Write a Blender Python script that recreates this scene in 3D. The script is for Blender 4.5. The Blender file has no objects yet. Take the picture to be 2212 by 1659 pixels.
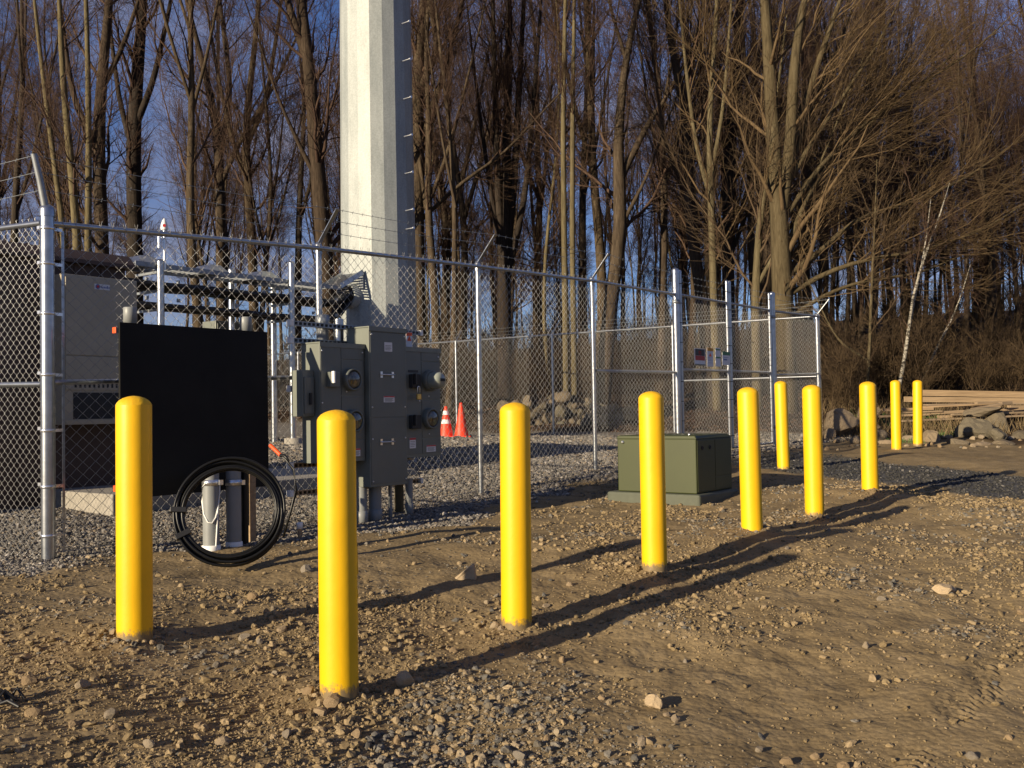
import bpy, math
import numpy as np
from mathutils import Vector, Matrix

# ------------------------------------------------------------------ camera
F, CX, CY = 2109.0, 1106.0, 829.5          # focal length and centre in units of a 2212 px wide picture
CZ, PITCH, ROLL = 1.25, 0.0277, 0.017
scene = bpy.context.scene
COL = scene.collection
_f = np.array([0, math.cos(PITCH), math.sin(PITCH)])
_r0 = np.array([1.0, 0, 0]); _u0 = np.array([0, -math.sin(PITCH), math.cos(PITCH)])
_r = _r0 * math.cos(ROLL) - _u0 * math.sin(ROLL)
_u = _u0 * math.cos(ROLL) + _r0 * math.sin(ROLL)
cam_d = bpy.data.cameras.new("camera")
cam_d.sensor_fit = 'HORIZONTAL'; cam_d.sensor_width = 36.0
cam_d.lens = 36.0 * F / 2212.0
cam_d.clip_start = 0.05; cam_d.clip_end = 2000
cam = bpy.data.objects.new("camera", cam_d); COL.objects.link(cam)
cam.matrix_world = Matrix(((_r[0], _u[0], -_f[0], 0), (_r[1], _u[1], -_f[1], 0), (_r[2], _u[2], -_f[2], CZ), (0, 0, 0, 1)))
scene.camera = cam

# ------------------------------------------------------------------ light
SUN_EL = math.radians(15.5)
SUN_AZ = math.atan2(-0.715, -0.699)           # direction to the sun seen from above: behind the camera, to the left
sun_dir = Vector((math.sin(SUN_AZ) * math.cos(SUN_EL), math.cos(SUN_AZ) * math.cos(SUN_EL), math.sin(SUN_EL)))
world = bpy.data.worlds.new("World"); scene.world = world; world.use_nodes = True
wn = world.node_tree; wn.nodes.clear()
w_out = wn.nodes.new('ShaderNodeOutputWorld'); w_bg = wn.nodes.new('ShaderNodeBackground')
w_sky = wn.nodes.new('ShaderNodeTexSky'); w_sky.sky_type = 'NISHITA'; w_sky.sun_disc = False
w_sky.sun_elevation = SUN_EL; w_sky.sun_rotation = SUN_AZ % (2 * math.pi)
w_sky.air_density = 1.0; w_sky.dust_density = 0.0; w_sky.ozone_density = 4.0
w_tc = wn.nodes.new('ShaderNodeTexCoord'); w_map = wn.nodes.new('ShaderNodeMapping')
w_map.inputs['Scale'].default_value = (1.0, 1.0, 2.6)
w_noise = wn.nodes.new('ShaderNodeTexNoise'); w_noise.inputs['Scale'].default_value = 2.3
w_noise.inputs['Detail'].default_value = 7.0; w_noise.inputs['Roughness'].default_value = 0.58; w_noise.inputs['Distortion'].default_value = 0.5
w_ramp = wn.nodes.new('ShaderNodeValToRGB')
w_ramp.color_ramp.elements[0].position = 0.42; w_ramp.color_ramp.elements[1].position = 0.66
w_ramp.color_ramp.elements[1].color = (0.9, 0.9, 0.9, 1)
w_mix = wn.nodes.new('ShaderNodeMix'); w_mix.data_type = 'RGBA'
w_mix.inputs['B'].default_value = (2.9, 2.85, 3.7, 1)
w_tint = wn.nodes.new('ShaderNodeMix'); w_tint.data_type = 'RGBA'; w_tint.blend_type = 'MULTIPLY'; w_tint.inputs['Factor'].default_value = 1.0; w_tint.inputs['B'].default_value = (0.95, 0.92, 1.2, 1)
wn.links.new(w_tc.outputs['Generated'], w_map.inputs['Vector']); wn.links.new(w_map.outputs['Vector'], w_noise.inputs['Vector'])
wn.links.new(w_noise.outputs['Fac'], w_ramp.inputs['Fac']); wn.links.new(w_ramp.outputs['Color'], w_mix.inputs['Factor'])
wn.links.new(w_sky.outputs['Color'], w_tint.inputs['A']); wn.links.new(w_tint.outputs['Result'], w_mix.inputs['A']); wn.links.new(w_mix.outputs['Result'], w_bg.inputs['Color'])
w_bg.inputs['Strength'].default_value = 0.056
wn.links.new(w_bg.outputs['Background'], w_out.inputs['Surface'])
sun_l = bpy.data.lights.new("sun", 'SUN'); sun_l.energy = 5.0; sun_l.angle = math.radians(0.55); sun_l.color = (1.0, 0.84, 0.60)
sun_o = bpy.data.objects.new("sun", sun_l); COL.objects.link(sun_o)
sun_o.rotation_euler = sun_dir.to_track_quat('Z', 'Y').to_euler()
sun_o.location = (0, 0, 30)
scene.view_settings.view_transform = 'Standard'; scene.view_settings.look = 'None'
scene.view_settings.gamma = 1.0; scene.view_settings.use_curve_mapping = False
scene.view_settings.exposure = 0.68
scene.cycles.use_denoising = True
scene.cycles.max_bounces = 5; scene.cycles.diffuse_bounces = 2; scene.cycles.glossy_bounces = 3; scene.cycles.transmission_bounces = 3
scene.cycles.caustics_reflective = False; scene.cycles.caustics_refractive = False

# ------------------------------------------------------------------ picture to place
def ray(x, y):
    return _f + _r * ((x - CX) / F) - _u * ((y - CY) / F)
def P(x, y, Y):
    d = ray(x, y); return np.array([0, 0, CZ]) + d * (Y / d[1])
U = np.array([0.6, 0.8, 0.0]); N = np.array([0.8, -0.6, 0.0]); ZZ = np.array([0, 0, 1.0])
C0 = np.array([-3.33, 7.0, 0.0])              # corner post of the compound fence
def FP(t, d, z=0.0):
    return C0 + U * t + N * d + ZZ * z
def td(x, y):
    return (x - C0[0]) * 0.6 + (y - C0[1]) * 0.8, (x - C0[0]) * 0.8 - (y - C0[1]) * 0.6
def onf(x, y, d):                             # pixel on the upright plane that runs along the fence at offset d
    r = ray(x, y); p0 = C0 + N * d
    k = np.dot(p0[:2], N[:2]) / np.dot(r[:2], N[:2])
    p = np.array([0, 0, CZ]) + r * k
    return td(p[0], p[1])[0], p[2]

# ------------------------------------------------------------------ noise
def _hash(ix, iy, s):
    h = (ix.astype(np.int64) * 374761393 + iy.astype(np.int64) * 668265263 + s * 1442695041) & 0xFFFFFFFF
    h = ((h ^ (h >> 13)) * 1274126177) & 0xFFFFFFFF
    return ((h ^ (h >> 16)) & 0xFFFF) / 65535.0
def vnoise(x, y, s=0):
    ix = np.floor(x); iy = np.floor(y); fx = x - ix; fy = y - iy
    fx = fx * fx * fx * (fx * (fx * 6 - 15) + 10); fy = fy * fy * fy * (fy * (fy * 6 - 15) + 10)
    a = _hash(ix, iy, s); b = _hash(ix + 1, iy, s); c = _hash(ix, iy + 1, s); d = _hash(ix + 1, iy + 1, s)
    return (a * (1 - fx) + b * fx) * (1 - fy) + (c * (1 - fx) + d * fx) * fy - 0.5
def sstep(x, a, b):
    t = np.clip((x - a) / (b - a), 0, 1); return t * t * (3 - 2 * t)

# ------------------------------------------------------------------ ground shape
# bollards: pixel column of the foot, foot row, top row, depth from the pipe width
BOL = [(291, 1372, 855, 4.75, 289), (733, 1512, 885, 4.27, 726), (1116, 1362, 869, 5.36, 1112), (1414, 1228, 845, 6.52, 1406),
       (1625, 1160, 836, 7.76, 1615), (1760, 1120, 831, 8.82, 1753), (1880, 1067, 824, 10.06, 1874), (1937, 979, 821, 16.5, 1934),
       (1983, 968, 821, 17.7, 1982), (1693, 1021, 823, 13.2, 1686)]
ctrl = []; BXY = []
for bx, by, ty, Y, tx in BOL:
    p = P(bx, by - 4, Y); ctrl.append((p[0], p[1], p[2] - CZ)); BXY.append((p[0], p[1]))
for t, r in ((0, -1.02), (2.61, -0.99), (4.985, -0.94), (7.41, -0.80), (11.6, -0.74), (15.95, -0.64)):
    p = FP(t, 0); ctrl.append((p[0], p[1], r))
_tp = P(1506, 1090, 10.0); ctrl.append((_tp[0], _tp[1], _tp[2] - CZ)); _tp = P(1330, 1084, 10.5); ctrl.append((_tp[0], _tp[1], _tp[2] - CZ))
ctrl += [(1.04, 23.66, -.57), (-1.44, 25.5, -.55), (-1.28, 19.0, -.50), (-3.75, 9.2, -.93), (-2.05, 15, -.66), (-5.2, 9.5, -.9), (-6, 16, -.6),
         (0, 2, -1.40), (-2, 2.6, -1.24), (2, 3, -1.38), (0, 0, -1.43), (4, 5, -1.27), (7, 9, -1.02), (9, 13, -.93),
         (7.6, 18.6, -.70), (10.5, 18.2, -.72), (9.5, 21.8, -.25), (13, 21.5, -.2), (7, 23, -.25), (2, 28.5, 0.0), (-3, 30, .1), (-10, 29, .1),
         (-20, 32, .4), (-8, 36, .6), (0, 37, .7), (8, 33, .8), (14, 27, .5), (22, 25, .6), (-25, 55, 2.0), (0, 58, 2.3), (25, 46, 4.2), (16, 44, 3.2), (-60, 90, 5.0), (0, 95, 6.0), (60, 90, 9.0), (30, 85, 7.5),
         (-140, 220, 9), (0, 240, 10), (140, 220, 10), (-40, 10, -.5), (0, -40, -1.7), (-40, -30, -1.6), (40, -30, -1.7), (45, 15, -.7),
         (-12, 8, -.9), (-12, 18, -.5)]
ctrl = np.array(ctrl)
def _phi(r): return np.sqrt(r * r + 0.8)
_n = len(ctrl)
_A = np.zeros((_n + 3, _n + 3))
_A[:_n, :_n] = _phi(np.linalg.norm(ctrl[:, None, :2] - ctrl[None, :, :2], axis=2)) + np.eye(_n) * -0.12
_A[:_n, _n] = 1; _A[:_n, _n + 1:] = ctrl[:, :2]; _A[_n, :_n] = 1; _A[_n + 1:, :_n] = ctrl[:, :2].T
_W = np.linalg.solve(_A, np.concatenate([ctrl[:, 2], np.zeros(3)]))
def G0(x, y):
    x = np.asarray(x, float); y = np.asarray(y, float)
    z = _W[_n] + _W[_n + 1] * x + _W[_n + 2] * y
    for i in range(_n):
        z = z + _W[i] * _phi(np.hypot(x - ctrl[i, 0], y - ctrl[i, 1]))
    return z + CZ
def zones(x, y):
    t, d = td(x, y)
    n1 = vnoise(x * 1.7, y * 1.7, 5) + 0.5 * vnoise(x * 5, y * 5, 6)
    spill = 0.9 * np.exp(-((t - 2.6) / 1.3) ** 2)
    gravel = 1 - sstep(d + n1 * 0.55 - spill, 0.25, 0.6)
    litter = np.maximum(sstep(t + n1 * 0.5, 16.0, 16.7), sstep(d, -11.5, -12.3) * 0)
    litter = np.maximum(litter, 1 - sstep(d, -15.0, -13.5))
    gravel = gravel * (1 - litter)
    tc = 11.4 - 0.62 * d
    drive = (1 - sstep(np.abs(t - tc) + n1 * 0.5, 1.15, 1.6)) * sstep(d, 0.3, 0.9) * (1 - litter)
    return gravel, litter, drive
def Gd(x, y):
    x = np.asarray(x, float); y = np.asarray(y, float)
    r = np.hypot(x, y)
    gravel, litter, drive = zones(x, y)
    rough = 1 - 0.75 * gravel - 0.8 * drive
    z = 0.065 * vnoise(x * 0.9, y * 0.9, 1) * rough + 0.038 * vnoise(x * 2.6, y * 2.6, 2) * rough
    patch = np.clip(0.45 + 1.6 * vnoise(x * 0.8 + 9, y * 0.8, 21), 0.1, 1.2)
    c7, s7 = 0.8, 0.6; xr = x * c7 - y * s7; yr = x * s7 + y * c7
    z += 0.015 * vnoise(xr * 7, yr * 7, 3) * rough * (0.3 + 0.7 * patch) + 0.008 * vnoise(x * 17, y * 17, 4) * (0.15 + rough * patch) * (r < 25)
    z += 0.0052 * vnoise(xr * 41, yr * 41, 8) * (0.15 + patch) * (r < 14) + 0.0045 * vnoise(x * 90, y * 90, 9) * (0.4 + .6 * patch) * (r < 9)
    # a wheel track pressed into the dirt on the right
    a = np.array([1.35, 3.55]); b = np.array([2.55, 5.0]); ab = b - a; L = np.hypot(*ab); ab = ab / L
    s = (x - a[0]) * ab[0] + (y - a[1]) * ab[1]; q = -(x - a[0]) * ab[1] + (y - a[1]) * ab[0] + 0.03 * vnoise(s * 2, s * 0, 12)
    m = np.exp(-(q / 0.085) ** 4) * sstep(s, -0.6, 0.0) * (1 - sstep(s, L - 0.2, L + 0.6)) * np.clip(0.7 + 1.2 * vnoise(x * 3, y * 3, 14), 0, 1)
    z += m * (-0.013 + 0.011 * np.sign(np.sin((s + np.abs(q) * 0.6 + .02 * vnoise(x * 9, y * 9, 55)) * 2 * math.pi / 0.048)) * np.clip(.6 + 1.5 * vnoise(x * 6, y * 6, 56), 0, 1.2))
    for bx_, by_ in BXY:
        z += (0.012 + 0.04 * vnoise(x * 9, y * 9, 51)) * np.exp(-((x - bx_) ** 2 + (y - by_) ** 2) / 0.028)
    # ruts further out
    z += -0.03 * np.exp(-((td(x, y)[1] - 6.3 + 0.4 * vnoise(x, y, 31)) / 0.25) ** 2) * (1 - litter)
    z += litter * 0.10 * vnoise(x * 1.3, y * 1.3, 17)
    return z
def G(x, y): return G0(x, y) + Gd(x, y)
def g(x, y): return float(G(np.array([x]), np.array([y]))[0])
def pground(x, y):                             # pixel -> point on the ground
    d = ray(x, y); lo, hi = 1.0, 60.0
    k = np.linspace(1.5, 60, 1200); pts = d[None, :] * k[:, None]; h = pts[:, 2] + CZ - G0(pts[:, 0], pts[:, 1])
    i = np.argmax(h < 0) if (h < 0).any() else len(k) - 1
    p = pts[i]; return np.array([p[0], p[1], g(p[0], p[1])])

# ------------------------------------------------------------------ materials
MATS = {}
def nodes_of(name):
    m = bpy.data.materials.new(name); m.use_nodes = True; nt = m.node_tree; nt.nodes.clear()
    o = nt.nodes.new('ShaderNodeOutputMaterial'); b = nt.nodes.new('ShaderNodeBsdfPrincipled')
    nt.links.new(b.outputs['BSDF'], o.inputs['Surface']); MATS[name] = m
    return m, nt, b
def tex_noise(nt, scale, detail=4, rough=0.55, vec=None, dist=0.0, sc=None):
    n = nt.nodes.new('ShaderNodeTexNoise'); n.inputs['Scale'].default_value = scale; n.inputs['Detail'].default_value = detail
    n.inputs['Roughness'].default_value = rough; n.inputs['Distortion'].default_value = dist
    if vec is None:
        tc = nt.nodes.new('ShaderNodeTexCoord'); vec = tc.outputs['Object']
    if sc is not None:
        mp = nt.nodes.new('ShaderNodeMapping'); mp.inputs['Scale'].default_value = sc
        nt.links.new(vec, mp.inputs['Vector']); vec = mp.outputs['Vector']
    nt.links.new(vec, n.inputs['Vector']); return n.outputs['Fac']
def ramp(nt, fac, stops):
    r = nt.nodes.new('ShaderNodeValToRGB'); e = r.color_ramp.elements
    while len(e) < len(stops): e.new(0.5)
    for i, (p, c) in enumerate(stops):
        e[i].position = p; e[i].color = (*c, 1) if len(c) == 3 else c
    nt.links.new(fac, r.inputs['Fac']); return r.outputs['Color']
def mixc(nt, fac, a, b, mode='MIX'):
    m = nt.nodes.new('ShaderNodeMix'); m.data_type = 'RGBA'; m.blend_type = mode
    for sock, v in (('Factor', fac), ('A', a), ('B', b)):
        if isinstance(v, (int, float)): m.inputs[sock].default_value = v
        elif isinstance(v, tuple): m.inputs[sock].default_value = (*v, 1)
        else: nt.links.new(v, m.inputs[sock])
    return m.outputs['Result']
def bump(nt, b, h, strength, dist):
    bp = nt.nodes.new('ShaderNodeBump'); bp.inputs['Strength'].default_value = strength; bp.inputs['Distance'].default_value = dist
    nt.links.new(h, bp.inputs['Height']); nt.links.new(bp.outputs['Normal'], b.inputs['Normal'])
def simple(name, col, rough=0.6, metal=0.0, var=0.12, scale=6.0, bumps=0.0, bscale=60.0, spec=0.5):
    m, nt, b = nodes_of(name)
    f = tex_noise(nt, scale, 5)
    lo = tuple(c * (1 - var) for c in col); hi = tuple(min(1, c * (1 + var)) for c in col)
    nt.links.new(ramp(nt, f, [(0.3, lo), (0.7, hi)]), b.inputs['Base Color'])
    b.inputs['Roughness'].default_value = rough; b.inputs['Metallic'].default_value = metal
    b.inputs['Specular IOR Level'].default_value = spec
    if bumps: bump(nt, b, tex_noise(nt, bscale, 3), bumps, 0.004)
    return m
simple('galvanised', (0.40, 0.42, 0.45), 0.30, 0.95, 0.16, 14.0, 0.08, 40)
simple('galvanised_wire', (0.30, 0.295, 0.29), 0.40, 0.8, 0.12, 30)
simple('zinc_dull', (0.27, 0.29, 0.31), 0.5, 0.6, 0.15, 20)
def painted(name, col, rough, bs, bscale, mud):
    m, nt, b = nodes_of(name); tc = nt.nodes.new('ShaderNodeTexCoord'); oi = nt.nodes.new('ShaderNodeObjectInfo')
    f = tex_noise(nt, 4.0, 6, 0.6, tc.outputs['Object'])
    c = ramp(nt, f, [(0.3, tuple(k * .90 for k in col)), (0.7, tuple(k * 1.04 for k in col))])
    sc_ = ramp(nt, tex_noise(nt, 26, 7, 0.75, tc.outputs['Object'], 0.4, (1, 1, .45)), [(0.66, (0, 0, 0)), (0.74, (1, 1, 1))])
    c = mixc(nt, sc_, c, tuple(k * .80 for k in col))
    if mud:
        sx = nt.nodes.new('ShaderNodeSeparateXYZ'); nt.links.new(tc.outputs['Object'], sx.inputs[0])
        mz = nt.nodes.new('ShaderNodeMath'); mz.operation = 'MULTIPLY_ADD'; mz.inputs[1].default_value = -9.0; mz.inputs[2].default_value = 2.02
        nt.links.new(sx.outputs['Z'], mz.inputs[0])
        ad = nt.nodes.new('ShaderNodeMath'); ad.operation = 'ADD'; nt.links.new(mz.outputs[0], ad.inputs[0]); nt.links.new(tex_noise(nt, 38, 6, 0.75, tc.outputs['Object']), ad.inputs[1])
        c = mixc(nt, ramp(nt, ad.outputs[0], [(0.60, (0, 0, 0)), (0.82, (1, 1, 1))]), c, (0.20, 0.145, 0.075))
    nt.links.new(c, b.inputs['Base Color']); b.inputs['Roughness'].default_value = rough
    bump(nt, b, tex_noise(nt, bscale, 4, 0.6, tc.outputs['Object']), bs, 0.004)
painted('yellow_paint', (0.80, 0.465, 0.004), 0.42, 0.16, 30, True)
painted('yellow_cap', (0.76, 0.43, 0.004), 0.62, 1.0, 45, False)
simple('cabinet_grey', (0.158, 0.170, 0.145), 0.42, 0.0, 0.06, 8, 0.05, 120)  # same paint as cabinet_panel, lightened to put sunlit-side brightness into the colour
simple('cabinet_panel', (0.125, 0.136, 0.120), 0.42, 0.0, 0.06, 8, 0.05, 120)  # same cabinet paint, kept darker in colour for the shaded fronts
simple('dark_gap', (0.02, 0.02, 0.02), 0.7)
simple('transformer_green', (0.034, 0.042, 0.008), 0.5, 0.0, 0.06, 4, 0.04, 90)
simple('pad_polymer', (0.075, 0.082, 0.058), 0.7, 0.0, 0.1, 12, 0.2, 60)
simple('black_board', (0.007, 0.0068, 0.0065), 0.62, 0.0, 0.4, 3, 0.15, 30, 0.2)
simple('black_poly', (0.007, 0.007, 0.007), 0.36, 0.0, 0.2, 10, spec=0.3)
simple('black_cable', (0.010, 0.010, 0.011), 0.5, 0.0, 0.2, 10)
simple('pvc_grey', (0.22, 0.23, 0.23), 0.45, 0.0, 0.07, 9)
simple('white_plastic', (0.76, 0.76, 0.74), 0.45, 0.0, 0.04, 9)
simple('beige_paint', (0.40, 0.345, 0.25), 0.5, 0.0, 0.06, 6, 0.04, 90)
simple('brown_shelter', (0.06, 0.034, 0.025), 0.6, 0.0, 0.15, 5, 0.1, 50)
simple('concrete', (0.30, 0.275, 0.235), 0.85, 0.0, 0.14, 7, 0.25, 70)
simple('orange', (0.78, 0.085, 0.012), 0.5, 0.0, 0.06, 9)
simple('cone_orange', (0.80, 0.055, 0.018), 0.5, 0.0, 0.08, 9)
simple('sticker_white', (0.68, 0.68, 0.70), 0.5, 0.0, 0.05, 25)
simple('sticker_red', (0.50, 0.03, 0.03), 0.5, 0.0, 0.1, 25)
simple('sign_red', (0.42, 0.02, 0.015), 0.5, 0.0, 0.2, 18)
simple('sign_black', (0.02, 0.018, 0.018), 0.5, 0.0, 0.2, 18)
simple('sign_yellow', (0.62, 0.28, 0.01), 0.5, 0.0, 0.1, 18)
simple('sign_green', (0.03, 0.16, 0.06), 0.5, 0.0, 0.1, 18)
simple('sign_blue', (0.10, 0.14, 0.34), 0.5, 0.0, 0.1, 18)
simple('brass', (0.62, 0.42, 0.13), 0.35, 0.8, 0.1, 18)
simple('aluminium', (0.72, 0.73, 0.75), 0.28, 0.9, 0.06, 18)
simple('white_tape', (0.78, 0.77, 0.73), 0.5, 0.0, 0.04, 18)
simple('rust_strut', (0.26, 0.20, 0.13), 0.5, 0.6, 0.3, 12)

m, nt, b = nodes_of('meter_glass')
nt.links.new(ramp(nt, tex_noise(nt, 22, 3), [(0.35, (0.03, 0.028, 0.022)), (0.62, (0.16, 0.14, 0.10))]), b.inputs['Base Color'])
b.inputs['Roughness'].default_value = 0.08; b.inputs['Coat Weight'].default_value = 0.6
m, nt, b = nodes_of('meter_dome')
b.inputs['Base Color'].default_value = (0.33, 0.36, 0.31, 1); b.inputs['Roughness'].default_value = 0.07
b.inputs['Transmission Weight'].default_value = 0.25; b.inputs['Coat Weight'].default_value = 0.5

# pole: galvanised plate with a mottled spangle and pale runs
m, nt, b = nodes_of('pole_steel')
a = ramp(nt, tex_noise(nt, 3.0, 8, 0.7, sc=(1, 1, 0.22)), [(0.28, (0.25, 0.275, 0.27)), (0.5, (0.35, 0.375, 0.365)), (0.72, (0.42, 0.445, 0.43))])
s = ramp(nt, tex_noise(nt, 34, 3), [(0.35, (0.80, 0.80, 0.80)), (0.65, (1, 1, 1))])
nt.links.new(mixc(nt, 1.0, a, s, 'MULTIPLY'), b.inputs['Base Color'])
b.inputs['Metallic'].default_value = 0.08; b.inputs['Roughness'].default_value = 0.5
bump(nt, b, tex_noise(nt, 9, 4), 0.05, 0.01)

# bark
def bark(name, c0, c1, c2, sc=(6, 6, 0.9), bs=0.8):
    m, nt, b = nodes_of(name)
    oi = nt.nodes.new('ShaderNodeObjectInfo')
    f = tex_noise(nt, 2.2, 8, 0.65, sc=sc, dist=0.8)
    c = ramp(nt, f, [(0.28, c0), (0.5, c1), (0.74, c2)])
    var = ramp(nt, oi.outputs['Random'], [(0.0, (0.72, 0.68, 0.66)), (0.5, (1, 1, 1)), (1.0, (1.22, 1.2, 1.05))])
    nt.links.new(mixc(nt, 1.0, c, var, 'MULTIPLY'), b.inputs['Base Color'])
    b.inputs['Roughness'].default_value = 0.9; b.inputs['Specular IOR Level'].default_value = 0.2
    bump(nt, b, f, bs, 0.03)
bark('bark_brown', (0.022, 0.016, 0.011), (0.058, 0.042, 0.028), (0.108, 0.082, 0.056))
bark('bark_dark', (0.014, 0.011, 0.009), (0.034, 0.026, 0.020), (0.065, 0.050, 0.038))
bark('bark_olive', (0.048, 0.038, 0.021), (0.108, 0.087, 0.048), (0.165, 0.138, 0.082))
bark('bark_twig', (0.044, 0.027, 0.020), (0.074, 0.046, 0.033), (0.108, 0.070, 0.050))
bark('bark_twig_olive', (0.055, 0.036, 0.022), (0.088, 0.060, 0.036), (0.12, 0.086, 0.052))
bark('bark_dry', (0.032, 0.021, 0.013), (0.055, 0.037, 0.022), (0.085, 0.058, 0.034))
m, nt, b = nodes_of('bark_birch')
f = tex_noise(nt, 3.0, 5, 0.6, sc=(3, 3, 9))
nt.links.new(ramp(nt, f, [(0.40, (0.03, 0.025, 0.02)), (0.50, (0.27, 0.245, 0.20)), (0.8, (0.38, 0.35, 0.30))]), b.inputs['Base Color'])
b.inputs['Roughness'].default_value = 0.8

# stones: the colour of each comes from its own number
def stone_mat(name, stops, attr=True):
    m, nt, b = nodes_of(name)
    if attr:
        at = nt.nodes.new('ShaderNodeAttribute'); at.attribute_type = 'INSTANCER'; at.attribute_name = 'tone'; fac = at.outputs['Fac']
    else:
        oi = nt.nodes.new('ShaderNodeObjectInfo'); fac = oi.outputs['Random']
    c = ramp(nt, fac, stops)
    n = ramp(nt, tex_noise(nt, 2.4 if attr else 14, 5, 0.65), [(0.3, (0.72, 0.70, 0.68)), (0.7, (1.12, 1.1, 1.08))])
    nt.links.new(mixc(nt, 1.0, c, n, 'MULTIPLY'), b.inputs['Base Color'])
    b.inputs['Roughness'].default_value = 0.85; b.inputs['Specular IOR Level'].default_value = 0.3
    if not attr: bump(nt, b, tex_noise(nt, 30, 6, 0.7), 0.5, 0.01)
DIRT_STOPS = [(0.0, (0.155, 0.115, 0.062)), (0.3, (0.25, 0.188, 0.10)), (0.55, (0.31, 0.235, 0.138)), (0.72, (0.095, 0.090, 0.080)), (0.88, (0.155, 0.146, 0.13)), (1.0, (0.33, 0.26, 0.165))]
GRAVEL_STOPS = [(0.0, (0.085, 0.080, 0.073)), (0.3, (0.155, 0.145, 0.132)), (0.55, (0.215, 0.20, 0.178)), (0.75, (0.21, 0.168, 0.12)), (0.9, (0.275, 0.26, 0.24)), (1.0, (0.38, 0.355, 0.325))]
stone_mat('stone_dirt', DIRT_STOPS); stone_mat('stone_gravel', GRAVEL_STOPS)
stone_mat('stone_drive', [(0.0, (0.025, 0.025, 0.024)), (0.6, (0.048, 0.047, 0.045)), (0.93, (0.075, 0.073, 0.07)), (1.0, (0.20, 0.19, 0.18))])
stone_mat('stone_loose', [(0.0, (0.23, 0.165, 0.095)), (0.5, (0.30, 0.22, 0.13)), (0.8, (0.19, 0.175, 0.15)), (1.0, (0.34, 0.265, 0.17))], attr=False)
stone_mat('boulder_tan', [(0.0, (0.20, 0.155, 0.10)), (0.5, (0.27, 0.21, 0.14)), (1.0, (0.22, 0.18, 0.125))], attr=False)
stone_mat('boulder', [(0.0, (0.10, 0.085, 0.058)), (0.5, (0.17, 0.135, 0.092)), (1.0, (0.115, 0.105, 0.075))], attr=False)

# ground sheet
m, nt, b = nodes_of('ground')
def gattr(n):
    a = nt.nodes.new('ShaderNodeAttribute'); a.attribute_name = n; return a.outputs['Fac']
tc = nt.nodes.new('ShaderNodeTexCoord'); vec = tc.outputs['Object']
n_big = tex_noise(nt, 0.55, 5, 0.6, vec); n_mid = tex_noise(nt, 5, 6, 0.65, vec); n_fin = tex_noise(nt, 70, 4, 0.7, vec)
dirt = ramp(nt, n_mid, [(0.28, (0.158, 0.118, 0.066)), (0.5, (0.235, 0.178, 0.100)), (0.72, (0.298, 0.229, 0.134))])
dirt = mixc(nt, 1.0, dirt, ramp(nt, n_big, [(0.3, (0.80, 0.78, 0.76)), (0.65, (1.08, 1.06, 1.03))]), 'MULTIPLY')
dirt = mixc(nt, 1.0, dirt, ramp(nt, n_fin, [(0.3, (0.74, 0.73, 0.72)), (0.7, (1.15, 1.14, 1.12))]), 'MULTIPLY')
vor = nt.nodes.new('ShaderNodeTexVoronoi'); vor.inputs['Scale'].default_value = 34.0; nt.links.new(vec, vor.inputs['Vector'])
sep = nt.nodes.new('ShaderNodeSeparateColor'); nt.links.new(vor.outputs['Color'], sep.inputs['Color'])
grav = ramp(nt, sep.outputs['Red'], GRAVEL_STOPS)
grav = mixc(nt, 1.0, grav, ramp(nt, n_big, [(0.3, (0.85, 0.84, 0.83)), (0.7, (1.05, 1.04, 1.02))]), 'MULTIPLY')
drv = ramp(nt, sep.outputs['Green'], [(0.0, (0.035, 0.034, 0.033)), (0.7, (0.075, 0.073, 0.07)), (1.0, (0.15, 0.146, 0.14))])
lit = ramp(nt, tex_noise(nt, 9, 7, 0.75, vec), [(0.3, (0.016, 0.010, 0.006)), (0.5, (0.042, 0.026, 0.015)), (0.7, (0.085, 0.054, 0.031))])
col = mixc(nt, gattr('gravel'), dirt, grav); col = mixc(nt, gattr('drive'), col, drv); col = mixc(nt, gattr('litter'), col, lit)
nt.links.new(col, b.inputs['Base Color']); b.inputs['Roughness'].default_value = 0.95; b.inputs['Specular IOR Level'].default_value = 0.15
hh = nt.nodes.new('ShaderNodeMath'); hh.operation = 'MULTIPLY_ADD'; hh.inputs[1].default_value = 0.6
nt.links.new(tex_noise(nt, 45, 8, 0.75, vec), hh.inputs[0])
vd = nt.nodes.new('ShaderNodeMath'); vd.operation = 'MULTIPLY'; vd.inputs[1].default_value = -1.0
nt.links.new(vor.outputs['Distance'], vd.inputs[0]); nt.links.new(vd.outputs[0], hh.inputs[2])
bump(nt, b, hh.outputs[0], 0.5, 0.008)

# wood
m, nt, b = nodes_of('lumber')
oi = nt.nodes.new('ShaderNodeObjectInfo')
f = tex_noise(nt, 3.0, 6, 0.6, sc=(0.6, 9, 9), dist=0.6)
c = ramp(nt, f, [(0.3, (0.21, 0.15, 0.09)), (0.55, (0.32, 0.235, 0.145)), (0.75, (0.40, 0.30, 0.19))])
v = ramp(nt, oi.outputs['Random'], [(0, (0.75, 0.75, 0.78)), (0.5, (1, 0.97, 0.92)), (1, (1.1, 1.02, 0.9))])
nt.links.new(mixc(nt, 1.0, c, v, 'MULTIPLY'), b.inputs['Base Color']); b.inputs['Roughness'].default_value = 0.8
simple('stone_tan', (0.36, 0.27, 0.165), 0.85, 0, 0.22, 14, 0.5, 50)
simple('grass_dry', (0.15, 0.105, 0.05), 0.8, 0, 0.3, 3)
simple('grass_green', (0.07, 0.13, 0.028), 0.7, 0, 0.3, 3)
simple('dead_leaf', (0.07, 0.040, 0.022), 0.8, 0, 0.5, 2)

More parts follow.
